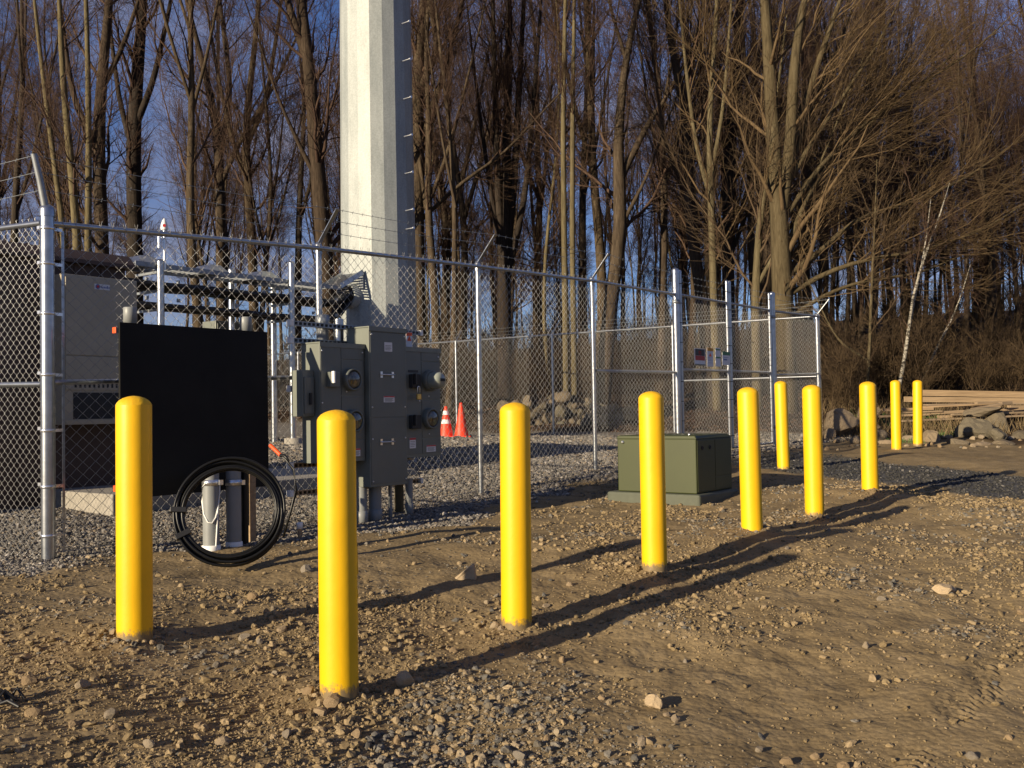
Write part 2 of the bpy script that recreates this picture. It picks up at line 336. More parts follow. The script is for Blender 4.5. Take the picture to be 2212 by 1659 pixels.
# ------------------------------------------------------------------ mesh helpers
def mesh_np(name, V, Fq, smooth=True, tri=None):
    me = bpy.data.meshes.new(name)
    V = np.asarray(V, dtype=np.float32); Fq = np.asarray(Fq, dtype=np.int32)
    k = Fq.shape[1]
    me.vertices.add(len(V)); me.vertices.foreach_set('co', V.ravel())
    me.loops.add(Fq.size); me.loops.foreach_set('vertex_index', Fq.ravel())
    me.polygons.add(len(Fq)); me.polygons.foreach_set('loop_start', np.arange(0, Fq.size, k, dtype=np.int32))
    me.polygons.foreach_set('loop_total', np.full(len(Fq), k, dtype=np.int32))
    me.polygons.foreach_set('use_smooth', np.full(len(Fq), smooth, dtype=bool))
    me.update(calc_edges=True); return me
class MB:
    def __init__(s): s.v = []; s.f = []; s.n = 0; s.sm = []
    def add(s, v, f, smooth=False):
        s.v.extend([tuple(map(float, p)) for p in v]); s.f.extend([tuple(i + s.n for i in q) for q in f]); s.sm.extend([smooth] * len(f)); s.n += len(v); return s
    def box(s, c, h, ax=None):
        ax = ax or (np.array([1., 0, 0]), np.array([0, 1., 0]), ZZ)
        c = np.asarray(c, float)
        v = [c + ax[0] * h[0] * i + ax[1] * h[1] * j + ax[2] * h[2] * k for k in (-1, 1) for j in (-1, 1) for i in (-1, 1)]
        return s.add(v, [(0, 2, 3, 1), (4, 5, 7, 6), (0, 1, 5, 4), (2, 6, 7, 3), (0, 4, 6, 2), (1, 3, 7, 5)])
    def fbox(s, t0, t1, d0, d1, z0, z1):       # box along the fence axes
        return s.box(FP((t0 + t1) / 2, (d0 + d1) / 2, (z0 + z1) / 2), ((t1 - t0) / 2, (d1 - d0) / 2, (z1 - z0) / 2), (U, N, ZZ))
    def tube(s, pts, r, k=10, cap=True):
        pts = np.asarray(pts, float); n = len(pts); r = np.full(n, r) if np.isscalar(r) else np.asarray(r)
        T = np.gradient(pts, axis=0); T /= np.linalg.norm(T, axis=1)[:, None] + 1e-9
        ref = np.array([0, 0, 1.0]) if abs(T[:, 2]).mean() < 0.85 else np.array([1.0, 0, 0])
        A = np.cross(T, ref); A /= np.linalg.norm(A, axis=1)[:, None] + 1e-9; B = np.cross(T, A)
        a = np.arange(k) * 2 * math.pi / k
        v = (pts[:, None] + r[:, None, None] * (np.cos(a)[None, :, None] * A[:, None] + np.sin(a)[None, :, None] * B[:, None])).reshape(-1, 3)
        f = [(i * k + j, i * k + (j + 1) % k, (i + 1) * k + (j + 1) % k, (i + 1) * k + j) for i in range(n - 1) for j in range(k)]
        s.add(v, f, True)
        if cap:
            s.add(v[:k], [tuple(range(k - 1, -1, -1))]); s.add(v[-k:], [tuple(range(k))])
        return s
    def lathe(s, prof, c, k=32, axis=None):
        c = np.asarray(c, float)
        if axis is None: A, B, Z = np.array([1., 0, 0]), np.array([0, 1., 0]), ZZ
        else:
            Z = np.asarray(axis, float) / np.linalg.norm(axis); A = np.cross(Z, ZZ if abs(Z[2]) < .9 else np.array([1., 0, 0])); A /= np.linalg.norm(A); B = np.cross(Z, A)
        a = np.arange(k) * 2 * math.pi / k
        v = [c + Z * z + r * (math.cos(t) * A + math.sin(t) * B) for r, z in prof for t in a]
        n = len(prof)
        s.add(v, [(i * k + j, i * k + (j + 1) % k, (i + 1) * k + (j + 1) % k, (i + 1) * k + j) for i in range(n - 1) for j in range(k)], True)
        if prof[-1][0] > 1e-6: s.add(v[-k:], [tuple(range(k))])
        return s
    def mesh(s, name, off=(0, 0, 0)):
        me = bpy.data.meshes.new(name); o = np.asarray(off)
        me.from_pydata([tuple(np.array(p) - o) for p in s.v], [], s.f)
        me.polygons.foreach_set('use_smooth', s.sm); me.update(); return me
BASE = {}
def thing(name, loc, label, cat, group=None):
    o = bpy.data.objects.new(name, None); COL.objects.link(o); o.location = tuple(map(float, loc)); o.empty_display_size = 0.1
    o['label'] = label; o['category'] = cat
    if group: o['group'] = group
    BASE[o.name] = np.asarray(loc, float); return o
def put(name, me, mat, parent=None, bevel=0.0, label=None):
    o = bpy.data.objects.new(name, me); COL.objects.link(o)
    if mat and not me.materials: me.materials.append(MATS[mat])
    if parent is not None: o.parent = parent; BASE[o.name] = BASE[parent.name]
    if bevel:
        bv = o.modifiers.new('bevel', 'BEVEL'); bv.width = bevel; bv.segments = 2; bv.limit_method = 'ANGLE'
    if label: o['label'] = label
    return o
def part(name, mb, mat, parent, bevel=0.0, label=None):
    return put(name, mb.mesh(name, BASE[parent.name]), mat, parent, bevel, label)
def solo(name, mb, mat, loc, label, cat, group=None, bevel=0.0):
    o = put(name, mb.mesh(name, loc), mat, None, bevel); o.location = tuple(map(float, loc)); BASE[o.name] = np.asarray(loc, float)
    o['label'] = label; o['category'] = cat
    if group: o['group'] = group
    return o
def copy_tree(o, parent=None):
    c = o.copy(); COL.objects.link(c); c.parent = parent
    for ch in list(o.children): copy_tree(ch, c)
    return c

# ================================================================== GROUND
def build_ground():
    r = np.concatenate([np.geomspace(0.5, 2.0, 14)[:-1], np.geomspace(2.0, 11.0, 440)[:-1], np.geomspace(11.0, 34.0, 130)[:-1], np.geomspace(34, 420, 40)])
    fine = np.linspace(math.radians(-33), math.radians(33), 430)
    coarse = np.linspace(math.radians(33), math.radians(327), 60)[1:-1]
    th = np.concatenate([fine, coarse])
    X = (r[:, None] * np.sin(th)[None]).ravel(); Y = (r[:, None] * np.cos(th)[None]).ravel()
    Z = G(X, Y); nr, nt_ = len(r), len(th)
    i = np.arange(nr - 1)[:, None] * nt_; j = np.arange(nt_)[None]; j2 = (j + 1) % nt_
    Fq = np.stack([i + j, i + j2, i + nt_ + j2, i + nt_ + j], -1).reshape(-1, 4)[:, ::-1]
    V = np.stack([X, Y, Z], 1); V = np.vstack([V, [[0, 0, g(0, 0)]]])
    me = mesh_np('ground', V, Fq)
    gr, li, dr = zones(V[:, 0], V[:, 1])
    for nm, arr in (('gravel', gr), ('litter', li), ('drive', dr)):
        at = me.attributes.new(nm, 'FLOAT', 'POINT'); at.data.foreach_set('value', arr.astype(np.float32))
    o = put('ground', me, 'ground'); o['kind'] = 'structure'
build_ground()

# ------------------------------------------------------------------ loose gravel (nobody could count it)
def stone_group(mat, variants=6):
    ng = bpy.data.node_groups.new('scatter_' + mat, 'GeometryNodeTree')
    ng.interface.new_socket('Geometry', in_out='INPUT', socket_type='NodeSocketGeometry')
    ng.interface.new_socket('Geometry', in_out='OUTPUT', socket_type='NodeSocketGeometry')
    gi = ng.nodes.new('NodeGroupInput'); go = ng.nodes.new('NodeGroupOutput')
    jn = ng.nodes.new('GeometryNodeJoinGeometry')
    for k in range(variants):
        ico = ng.nodes.new('GeometryNodeMeshIcoSphere'); ico.inputs['Radius'].default_value = 1.0; ico.inputs['Subdivisions'].default_value = 2
        sp = ng.nodes.new('GeometryNodeSetPosition'); pos = ng.nodes.new('GeometryNodeInputPosition')
        nz = ng.nodes.new('ShaderNodeTexNoise'); nz.noise_dimensions = '4D'; nz.inputs['W'].default_value = k * 7.3; nz.inputs['Scale'].default_value = 1.1
        nz.inputs['Detail'].default_value = 2.0
        sub = ng.nodes.new('ShaderNodeMath'); sub.operation = 'MULTIPLY_ADD'; sub.inputs[1].default_value = 2.0; sub.inputs[2].default_value = -1.0
        sc = ng.nodes.new('ShaderNodeVectorMath'); sc.operation = 'SCALE'
        ng.links.new(pos.outputs[0], nz.inputs['Vector']); ng.links.new(nz.outputs['Fac'], sub.inputs[0])
        ng.links.new(pos.outputs[0], sc.inputs[0]); ng.links.new(sub.outputs[0], sc.inputs['Scale'])
        ng.links.new(ico.outputs['Mesh'], sp.inputs['Geometry']); ng.links.new(sc.outputs['Vector'], sp.inputs['Offset'])
        sm = ng.nodes.new('GeometryNodeSetMaterial'); sm.inputs['Material'].default_value = MATS[mat]
        ss = ng.nodes.new('GeometryNodeSetShadeSmooth'); ss.inputs['Shade Smooth'].default_value = False
        ng.links.new(sp.outputs['Geometry'], ss.inputs['Geometry']); ng.links.new(ss.outputs['Geometry'], sm.inputs['Geometry'])
        g2 = ng.nodes.new('GeometryNodeGeometryToInstance'); ng.links.new(sm.outputs['Geometry'], g2.inputs[0])
        ng.links.new(g2.outputs[0], jn.inputs[0])
    ip = ng.nodes.new('GeometryNodeInstanceOnPoints'); ip.inputs['Pick Instance'].default_value = True
    def na(name, typ):
        n = ng.nodes.new('GeometryNodeInputNamedAttribute'); n.data_type = typ; n.inputs['Name'].default_value = name; return n.outputs['Attribute']
    ng.links.new(gi.outputs[0], ip.inputs['Points']); ng.links.new(jn.outputs[0], ip.inputs['Instance'])
    ng.links.new(na('pick', 'INT'), ip.inputs['Instance Index'])
    ng.links.new(na('rot', 'FLOAT_VECTOR'), ip.inputs['Rotation']); ng.links.new(na('scl', 'FLOAT_VECTOR'), ip.inputs['Scale'])
    ng.links.new(ip.outputs['Instances'], go.inputs[0]); return ng
def scatter(name, mat, X, Y, S, rng, sink=0.35, tones=None):
    n = len(X); Z = G(X, Y)
    me = bpy.data.meshes.new(name); me.vertices.add(n)
    flat = 0.45 + 0.45 * rng.random(n)
    me.vertices.foreach_set('co', np.stack([X, Y, Z + S * flat * (0.7 - sink)], 1).astype(np.float32).ravel())
    scl = np.stack([S * (0.8 + 0.6 * rng.random(n)), S * (0.6 + 0.5 * rng.random(n)), S * flat], 1)
    rot = np.stack([rng.normal(0, 0.35, n), rng.normal(0, 0.35, n), rng.random(n) * 6.283], 1)
    for nm, ty, ar in (('scl', 'FLOAT_VECTOR', scl), ('rot', 'FLOAT_VECTOR', rot)):
        at = me.attributes.new(nm, ty, 'POINT'); at.data.foreach_set('vector', ar.astype(np.float32).ravel())
    at = me.attributes.new('tone', 'FLOAT', 'POINT'); at.data.foreach_set('value', (rng.random(n) if tones is None else tones).astype(np.float32))
    at = me.attributes.new('pick', 'INT', 'POINT'); at.data.foreach_set('value', rng.integers(0, 6, n).astype(np.int32))
    me.update()
    o = bpy.data.objects.new(name, me); COL.objects.link(o); o['kind'] = 'stuff'
    md = o.modifiers.new('scatter', 'NODES'); md.node_group = stone_group(mat)
    me.materials.append(MATS[mat]); return o
rng = np.random.default_rng(7)
def polar(n, r0, r1, a=33):
    th = rng.uniform(math.radians(-a), math.radians(a), n); r = np.exp(rng.uniform(math.log(r0), math.log(r1), n))
    return r * np.sin(th), r * np.cos(th), r
X, Y, r = polar(210000, 1.9, 13)
gr, li, dr = zones(X, Y)
heap = np.exp(-((X + .35) ** 2 + (Y - 3.75) ** 2) / .36)
for bx_, by_ in BXY: heap = np.maximum(heap, .8 * np.exp(-((X - bx_) ** 2 + (Y - by_) ** 2) / .03))
dens = np.clip(0.22 + 0.85 * vnoise(X * 0.9 + 3, Y * 0.9, 41) + 0.9 * vnoise(X * 3.1, Y * 3.1, 42) + 0.16 * (X < 0.3) * (Y < 6) + .75 * heap, 0.05, 1)
keep = (rng.random(len(X)) < dens) & (gr < 0.5) & (dr < 0.5) & (li < 0.5)
X, Y, r = X[keep], Y[keep], r[keep]
S = np.clip(np.maximum(0.0019, 0.00062 * r) * (1 - rng.random(len(X))) ** (-0.41 - .14 * heap[keep]), 0, 0.019)
t_ = rng.random(len(X)); t_ = np.where(vnoise(X * 1.3, Y * 1.3, 44) + .5 * heap[keep] > 0.16, 0.42 + 0.58 * t_, np.where(rng.random(len(X)) < .12, t_, t_ * 0.58))
o = scatter('pebbles', 'stone_dirt', X, Y, S, rng, 0.30, t_); o['label'] = 'tan and grey pebbles strewn over the bare dirt'; o['category'] = 'pebbles'
X, Y, r = polar(150000, 6.3, 21)
gr, li, dr = zones(X, Y); keep = (rng.random(len(X)) < gr * 1.1 - 0.08)
X, Y, r = X[keep], Y[keep], r[keep]
S = np.maximum(0.013, 0.0016 * r) * rng.uniform(0.7, 1.35, len(X))
o = scatter('crushed_gravel', 'stone_gravel', X, Y, S, rng, 0.2); o['label'] = 'grey crushed stone covering the fenced compound'; o['category'] = 'gravel'
X, Y, r = polar(30000, 9, 18, 33)
gr, li, dr = zones(X, Y); keep = rng.random(len(X)) < dr * 0.9
X, Y, r = X[keep], Y[keep], r[keep]
o = scatter('driveway_gravel', 'stone_drive', X, Y, np.maximum(0.008, 0.0011 * r) * rng.uniform(0.6, 1.3, len(X)), rng, 0.3); o['label'] = 'dark fine gravel of the drive leading to the gate'; o['category'] = 'gravel'

# ------------------------------------------------------------------ stones one can tell apart
def rock_mesh(name, seed, sub=2, cuts=9, mat='stone_loose', stretch=(1, .8, .62)):
    import bmesh
    rg = np.random.default_rng(seed); bm = bmesh.new(); bmesh.ops.create_icosphere(bm, subdivisions=sub, radius=1.0)
    V = np.array([v.co[:] for v in bm.verts])
    for _ in range(cuts):
        n = rg.normal(size=3); n /= np.linalg.norm(n); d = rg.uniform(0.55, 0.86); q = V @ n; V = V - np.outer(np.clip(q - d, 0, None), n)
    V += rg.normal(0, 0.028, V.shape); V *= np.array(stretch)
    for v, c in zip(bm.verts, V): v.co = c
    me = bpy.data.meshes.new(name); bm.to_mesh(me); bm.free(); me.materials.append(MATS[mat]); return me
SM = [rock_mesh('stone', 100 + i, 2, 8) for i in range(6)]; SMT = [rock_mesh('stone', 100 + i, 3, 6, 'stone_tan') for i in range(6)]
NEAR = ['bollard before the black board', 'paint-dripped bollard', 'bollard past the meter cabinets', 'bollard before the transformer', 'bollard just past the transformer', 'second bollard from the drive', 'bollard at the drive edge', 'bollard across the drive', 'farthest bollard', 'bollard close to the gate']
def stone(x, y, wpx, k, label=None, hpx=None, mat=None, rz=None, group='loose stones on the dirt'):
    p = pground(x, y); s = wpx * (.44 if not label else .66) * p[1] / F
    o = bpy.data.objects.new('stone', SMT[k % 6] if label else SM[k % 6]); COL.objects.link(o)
    rg = np.random.default_rng(int(x * 7 + y)); hz = (hpx / 2 * p[1] / F if hpx else s * 0.75)
    o.scale = (s, s * rg.uniform(.75, 1), hz / 0.62); o.rotation_euler = (rg.normal(0, .15), rg.normal(0, .15), rg.random() * 6.28 if rz is None else rz)
    o.location = (p[0], p[1], p[2] + hz * (.55 if label else .25))
    dd = [math.hypot(p[0] - bx_, p[1] - by_) for bx_, by_ in BXY]; nb = int(np.argmin(dd))
    lb = ('large' if wpx > 38 else 'fist-sized' if wpx > 25 else 'small') + ' tan stone ' + ('at the foot of the ' if dd[nb] < .35 else 'on the dirt near the ') + NEAR[nb]
    o['label'] = label or lb; o['category'] = 'stone'; o['group'] = 'notable stones' if label else lb
    return o
stone(877, 1482, 38, 0, 'round pale tan stone on the gravel heap beside a bollard foot', 42)
p = pground(1006, 1250); k_ = p[1] / F; mb = MB(); rt = np.array([1, .12, 0]); bk = np.array([-.1, 1, 0])
wv = [p + rt * a * k_ + bk * b_ * k_ + ZZ * (c * k_ - .01) for a, b_, c in ((-26, -4, 0), (22, -12, 0), (25, 14, 0), (-20, 16, 0), (14, -8, 30), (19, -2, 38), (20, 10, 34), (-24, 2, 6), (-2, -10, 22))]
mb.add(wv, [(0, 1, 4, 8), (0, 8, 7), (1, 2, 6, 5), (1, 5, 4), (4, 5, 8), (5, 6, 7, 8), (2, 3, 7, 6), (3, 0, 7), (3, 2, 1, 0)])
solo('stone', mb, 'stone_tan', p, 'large wedge shaped tan stone standing on the smooth dirt', 'stone', 'notable stones', .006)
stone(1412, 1530, 34, 2, 'brown upright stone on the smooth dirt, casting a dark shadow', 36)
stone(2040, 1290, 42, 3, 'pale flat-topped stone out on the open dirt', 30)
for i, (x, y, w) in enumerate([(246, 1372, 32), (303, 1368, 36), (668, 1500, 40), (720, 1530, 60), (690, 1545, 44), (1068, 1358, 30), (1082, 1368, 26), (330, 1392, 26), (240, 1308, 24),
        (530, 1372, 36), (610, 1362, 34), (560, 1380, 26), (660, 1238, 40), (545, 1290, 34), (520, 1300, 26), (575, 1330, 30), (240, 1556, 56), (250, 1580, 30), (160, 1580, 40), (860, 1500, 30),
        (1215, 1430, 26), (1460, 1560, 34), (1440, 1545, 26), (1385, 1600, 40), (1600, 1290, 26), (1590, 1282, 20), (1870, 1412, 30), (1905, 1310, 26), (2205, 1335, 30), (1230, 1260, 24), (1095, 1400, 24),
        (70, 1545, 50), (60, 1480, 46), (180, 1490, 44), (430, 1560, 34), (480, 1600, 48), (620, 1590, 44), (320, 1620, 40), (860, 1600, 40), (940, 1610, 34), (1120, 1625, 46), (1180, 1600, 30), (770, 1590, 40),
        (1700, 1635, 38), (1760, 1625, 30), (1820, 1640, 34), (1640, 1610, 28), (2100, 1640, 34), (2180, 1600, 28), (1950, 1440, 22), (1480, 1420, 22), (1300, 1510, 24), (1530, 1480, 22), (1290, 1600, 26),
        (1440, 1082, 26), (1345, 1080, 20), (1560, 1098, 22), (1180, 1305, 24), (1050, 1300, 20), (980, 1400, 26), (930, 1350, 22), (1730, 1250, 20), (1700, 1190, 16), (1790, 1150, 16), (1400, 1290, 18), (2120, 1210, 20), (2060, 1180, 16)]):
    stone(x, y, w, i)

# ================================================================== BOLLARDS
def bollard_meshes():
    h = 1.0; r = 0.0835
    mb = MB(); mb.lathe([(r, 0), (r, 0.96), (r * .995, 0.972)], (0, 0, 0), 48); body = mb.mesh('pipe')
    mb = MB(); mb.lathe([(r * .995, 0.0), (r * .93, .012), (r * .80, .024), (r * .6, .034), (r * .35, .041), (r * .15, .044), (0.0005, .045)], (0, 0, 0), 48)
    cap = mb.mesh('domed_cap')
    body.materials.append(MATS['yellow_paint']); cap.materials.append(MATS['yellow_cap'])
    return body, cap
bm_body, bm_cap = bollard_meshes()
BLAB = ['yellow bollard standing apart in front of the black board, beside the coil', 'yellow bollard with paint drips and gravel heaped at its foot',
        'yellow bollard between the meter cabinets and the wedge shaped stone', 'yellow bollard in front of the lit face of the green transformer', 'yellow bollard just past the green transformer, outer row',
        'yellow bollard in the outer row, second from the drive', 'yellow bollard at the edge of the dark gravel drive, end of the outer row', 'yellow bollard across the drive in front of the lumber pile, nearer the drive',
        'yellow bollard farthest beyond the drive, beside the lumber and boulders', 'yellow bollard close to the gate behind the green transformer']
BPOS = []
for i, (bx, by, ty, Y, tx) in enumerate(BOL):
    p = P(bx, by - 4, Y); q = P(tx, ty, Y); p[2] = float(G0(p[0], p[1]))
    ax = (q - p); H = np.linalg.norm(ax)
    o = thing('bollard', p, BLAB[i], 'bollard', 'yellow bollards around the compound')
    o.rotation_euler = Vector(ax).to_track_quat('Z', 'Y').to_euler(); o.rotation_euler.rotate_axis('Z', i * 1.3)
    b = put('pipe', bm_body, None, o); b.location = (0, 0, -0.25); b.scale = (1, 1, (H + 0.25 - 0.045) / 0.972)
    c = put('domed_cap', bm_cap, None, o); c.location = (0, 0, H - 0.045)
    BPOS.append(p)
    if i == 1:
        for k, (a, z0, z1) in enumerate(((0.18, .52, .66), (0.32, .30, .37), (0.05, .42, .46))):
            A = -math.pi / 2 + a - i * 1.3; mb = MB()
            mb.tube([(math.cos(A) * .0835, math.sin(A) * .0835, z) for z in np.linspace(z1, z0, 6)], [.0012, .002, .0025, .003, .004, .0045], 6)
            put('paint_drip', mb.mesh('paint_drip'), 'yellow_paint', o)

# ================================================================== FENCE
RT = np.array([0, 2.61, 4.985, 7.41, 9.73, 11.6, 13.5, 15.95]); RZ = np.array([1.417, 1.56, 1.647, 1.717, 1.735, 1.745, 1.755, 1.818]) + CZ
def railz(t): return float(np.interp(t, RT, RZ))
def gz(t, d=0.0):
    p = FP(t, d); return float(G0(np.array([p[0]]), np.array([p[1]]))[0])
def fabric(A, B, zb, zt, name='chain_link_mesh', pitch=0.098, off=np.zeros(3), wire=0.0025, row=0.0455):
    """woven mesh between ground points A and B; zb, zt: (z at A, z at B)"""
    A = np.asarray(A, float)[:2]; B = np.asarray(B, float)[:2]; L = np.linalg.norm(B - A); u = (B - A) / L; nn = np.array([u[1], -u[0]])
    nw = max(2, int(round(L / (pitch / 2)))); hw = L / nw
    H = ((zt[0] - zb[0]) + (zt[1] - zb[1])) / 2; nr = int(round(H / row)); n = nr + 1
    j = np.arange(n); W = np.arange(nw)
    s = (W[:, None] + 0.0 + np.where((j[None] + W[:, None]) % 2 == 0, -0.02, 1.02)) * hw
    s = np.clip(s, 0, L); f = s / L
    zf = j / nr
    z = (zb[0] + (zb[1] - zb[0]) * f) * (1 - zf)[None] + (zt[0] + (zt[1] - zt[0]) * f) * zf[None]
    dd = np.where(j % 2 == 0, 1, -1)[None] * 0.004 * np.where(W % 2 == 0, 1, -1)[:, None]
    pts = np.stack([A[0] + u[0] * s + nn[0] * dd, A[1] + u[1] * s + nn[1] * dd, z], -1)
    V, Q = batch_tubes(pts, np.full(pts.shape[:2], wire), 3)
    # twisted barbs standing above the top wire
    tops = pts[:, -1]; tips = tops + np.stack([u[0] * 0.012 * np.where(W % 2 == 0, 1, -1), u[1] * 0.012 * np.where(W % 2 == 0, 1, -1), np.full(nw, 0.045)], 1)
    V2, Q2 = batch_tubes(np.stack([tops, tips], 1), np.full((nw, 2), wire * 0.9), 3)
    V = np.vstack([V, V2]); Q = np.vstack([Q, Q2 + len(V) - len(V2)])
    return mesh_np(name, V - off, Q)
def batch_tubes(Pt, Rd, k):
    Bn, n, _ = Pt.shape
    T = np.gradient(Pt, axis=1) if n > 2 else np.repeat((Pt[:, 1:] - Pt[:, :1]), 2, axis=1)
    T = T / (np.linalg.norm(T, axis=2, keepdims=True) + 1e-9)
    mt = np.abs(T[:, :, 2]).mean(1)
    ref = np.where((mt > 0.8)[:, None], np.array([[1.0, 0.03, 0]]), np.array([[0.02, 0.01, 1.0]]))[:, None]
    A = np.cross(T, np.broadcast_to(ref, T.shape)); A /= np.linalg.norm(A, axis=2, keepdims=True) + 1e-9
    Bv = np.cross(T, A); a = np.arange(k) * 2 * math.pi / k
    V = Pt[:, :, None] + Rd[:, :, None, None] * (np.cos(a)[None, None, :, None] * A[:, :, None] + np.sin(a)[None, None, :, None] * Bv[:, :, None])
    V = V.reshape(-1, 3)
    b = (np.arange(Bn) * n * k)[:, None, None]; i = (np.arange(n - 1) * k)[None, :, None]; j = np.arange(k)[None, None]; j2 = (j + 1) % k
    Q = np.stack([b + i + j, b + i + j2, b + i + k + j2, b + i + k + j], -1).reshape(-1, 4)
    return V, Q
def barbed(name, parent, pts, sag=0.02):
    mb = MB(); pts = np.asarray(pts, float); rg = np.random.default_rng(int(abs(pts.sum()) * 100))
    for a, b in zip(pts[:-1], pts[1:]):
        L = np.linalg.norm(b - a); n = 9; s = np.linspace(0, 1, n)
        line = a + (b - a) * s[:, None]; line[:, 2] -= sag * 4 * s * (1 - s)
        mb.tube(line, 0.0022, 4, False)
        for q in np.arange(0.07, L, 0.127):
            c = a + (b - a) * q / L; c[2] -= sag * 4 * (q / L) * (1 - q / L)
            for v in ((0.3, .5, 1), (-0.3, .5, -1)):
                v = np.array(v) / 1.2 * 0.016; mb.tube([c - v, c + v], 0.0016, 3, False)
    part(name, mb, 'zinc_dull', parent)
def pipe_post(mb, t, d, z0, z1, r, cap='dome'):
    c = FP(t, d); mb.tube([c + ZZ * z0, c + ZZ * z1], r, 16)
    mb.lathe([(r * 1.12, -0.05), (r * 1.12, 0), (r * .95, r * .45), (r * .5, r * .75), (0.001, r * .85)], c + ZZ * z1, 16)
fence = thing('chain_link_fence', FP(0, 0, gz(0)), 'galvanised chain link fence with barbed wire arms running past the cabinets to the gate', 'fence')
ARM = N * 0.26 + ZZ * 0.30
armtips = {}
for t in (2.61, 4.985, 7.41, 15.95):
    mb = MB(); r = 0.030 if t < 15 else 0.045
    mb.tube([FP(t, -0.035, gz(t) - 0.25), FP(t, -0.035, railz(t) + 0.02)], r, 14); post = part('post', mb, 'galvanised', fence)
    mb = MB(); a = FP(t, -0.03, railz(t) + 0.03); mb.lathe([(r * 1.2, -0.06), (r * 1.25, 0.02), (r * .8, 0.05), (0.001, .06)], FP(t, -0.035, railz(t)), 14)
    mb.box(a + ARM / 2, (0.021, 0.004, np.linalg.norm(ARM) / 2), (U, np.cross(ARM / np.linalg.norm(ARM), U), ARM / np.linalg.norm(ARM)))
    part('barbed_wire_arm', mb, 'galvanised', fence); armtips[t] = [a + ARM * k for k in (0.36, 0.68, 0.98)]
# corner post with its bands, tension bar and tall arm
mb = MB(); pipe_post(mb, 0, 0, gz(0) - 0.3, RZ[0] + 0.09, 0.0485); part('corner_post', mb, 'galvanised', fence)
LU = np.array([-0.9, 0.43, 0]); LU = LU / np.linalg.norm(LU)
for z in (RZ[0] - 0.045, RZ[0] - .30, RZ[0] - .66, RZ[0] - 1.10, RZ[0] - 1.50, RZ[0] - 1.90, RZ[0] - 2.25):
    mb = MB(); c = FP(0, 0); mb.lathe([(.0495, -.012), (.0525, -.011), (.0525, .011), (.0495, .012)], c + ZZ * z, 20)
    mb.box(c + U * 0.075 + ZZ * z, (0.035, .006, .011), (U, N, ZZ)); mb.box(c + LU * 0.07 + ZZ * (z + 0.015), (0.03, .006, .011), (LU, np.cross(LU, ZZ), ZZ))
    part('brace_band', mb, 'aluminium', fence)
mb = MB(); mb.box(FP(0.115, 0, (gz(0) + RZ[0]) / 2), (0.009, 0.004, (RZ[0] - gz(0)) / 2 - 0.05), (U, N, ZZ)); part('tension_bar', mb, 'galvanised', fence)
mb = MB(); ca = FP(0, 0, RZ[0] + .09); cb = P(73, 332, 7.0 - 0.1); mb.tube([ca - ZZ * .05, ca + (cb - ca) * .55, cb], [.026, .024, .021], 10); part('barbed_wire_arm', mb, 'zinc_dull', fence)
armtips[0] = [ca + (cb - ca) * k for k in (0.36, 0.68, 0.97)]
spans = [(0, 2.61), (2.61, 4.985), (4.985, 7.41), (7.41, 9.68), (13.55, 15.95)]
for a, b_ in spans:
    mb = MB(); mb.tube([FP(a, 0.012, railz(a) - .01), FP(b_, 0.012, railz(b_) - .01)], 0.0215, 12, False); part('top_rail', mb, 'galvanised', fence)
    put('chain_link_mesh', fabric(FP(a, 0.03), FP(b_, 0.03), (gz(a) + .02, gz(b_) + .02), (railz(a) - .005, railz(b_) - .005), off=BASE[fence.name]), 'galvanised_wire', fence)
    mb = MB(); mb.tube([FP(a, 0.03, gz(a) + .06), FP(b_, 0.03, gz(b_) + .06)], 0.003, 5, False); part('bottom_wire', mb, 'galvanised_wire', fence)
for a, b_ in ((0, 2.61), (7.41, 9.68), (13.55, 15.95)):
    za = P(200, 834, 7.2)[2] if a == 0 else None
    z0 = (railz(a) + gz(a)) / 2 + 0.06; z1 = (railz(b_) + gz(b_)) / 2 + 0.06
    mb = MB(); mb.tube([FP(a, -0.005, z0), FP(b_, -0.005, z1)], 0.0205, 10, False); part('brace_rail', mb, 'galvanised', fence)
for k in range(3):
    barbed('barbed_wire', fence, [armtips[0][k], armtips[2.61][k], armtips[4.985][k], armtips[7.41][k], FP(9.73, 0.0, railz(9.73) + .1 + .11 * k)])
    barbed('barbed_wire', fence, [FP(13.55, 0.0, railz(13.55) + .1 + .11 * k), armtips[15.95][k]])
# return run to the left of the corner
side = thing('chain_link_fence', FP(0, 0, gz(0)) + LU * 0.3, 'chain link side fence running left from the tall corner post', 'fence')
e1 = FP(0, 0) + LU * 3.0; zc = gz(0); ze = float(G0(np.array([e1[0]]), np.array([e1[1]]))[0]); re = RZ[0] + 0.03
a0 = FP(0, 0) + LU * 0.06
put('chain_link_mesh', fabric(a0, e1, (zc + .02, ze + .02), (RZ[0], re), off=BASE[side.name], pitch=0.066, row=0.034, wire=0.0021), 'galvanised_wire', side)
mb = MB(); mb.tube([a0 + ZZ * RZ[0], e1 + ZZ * re], 0.0215, 12, False); part('top_rail', mb, 'galvanised', side)
mb = MB(); mb.tube([a0 + ZZ * (RZ[0] + zc + .1) / 2, e1 + ZZ * (re + ze + .1) / 2], 0.0205, 10, False); part('brace_rail', mb, 'galvanised', side)
mb = MB(); mb.tube([e1 + ZZ * (ze - .2), e1 + ZZ * (re + .05)], 0.03, 12); part('post', mb, 'galvanised', side)
for k in range(3): barbed('barbed_wire', side, [armtips[0][k], e1 + ZZ * (re + 0.14 + .13 * k) - LU * 0.0])
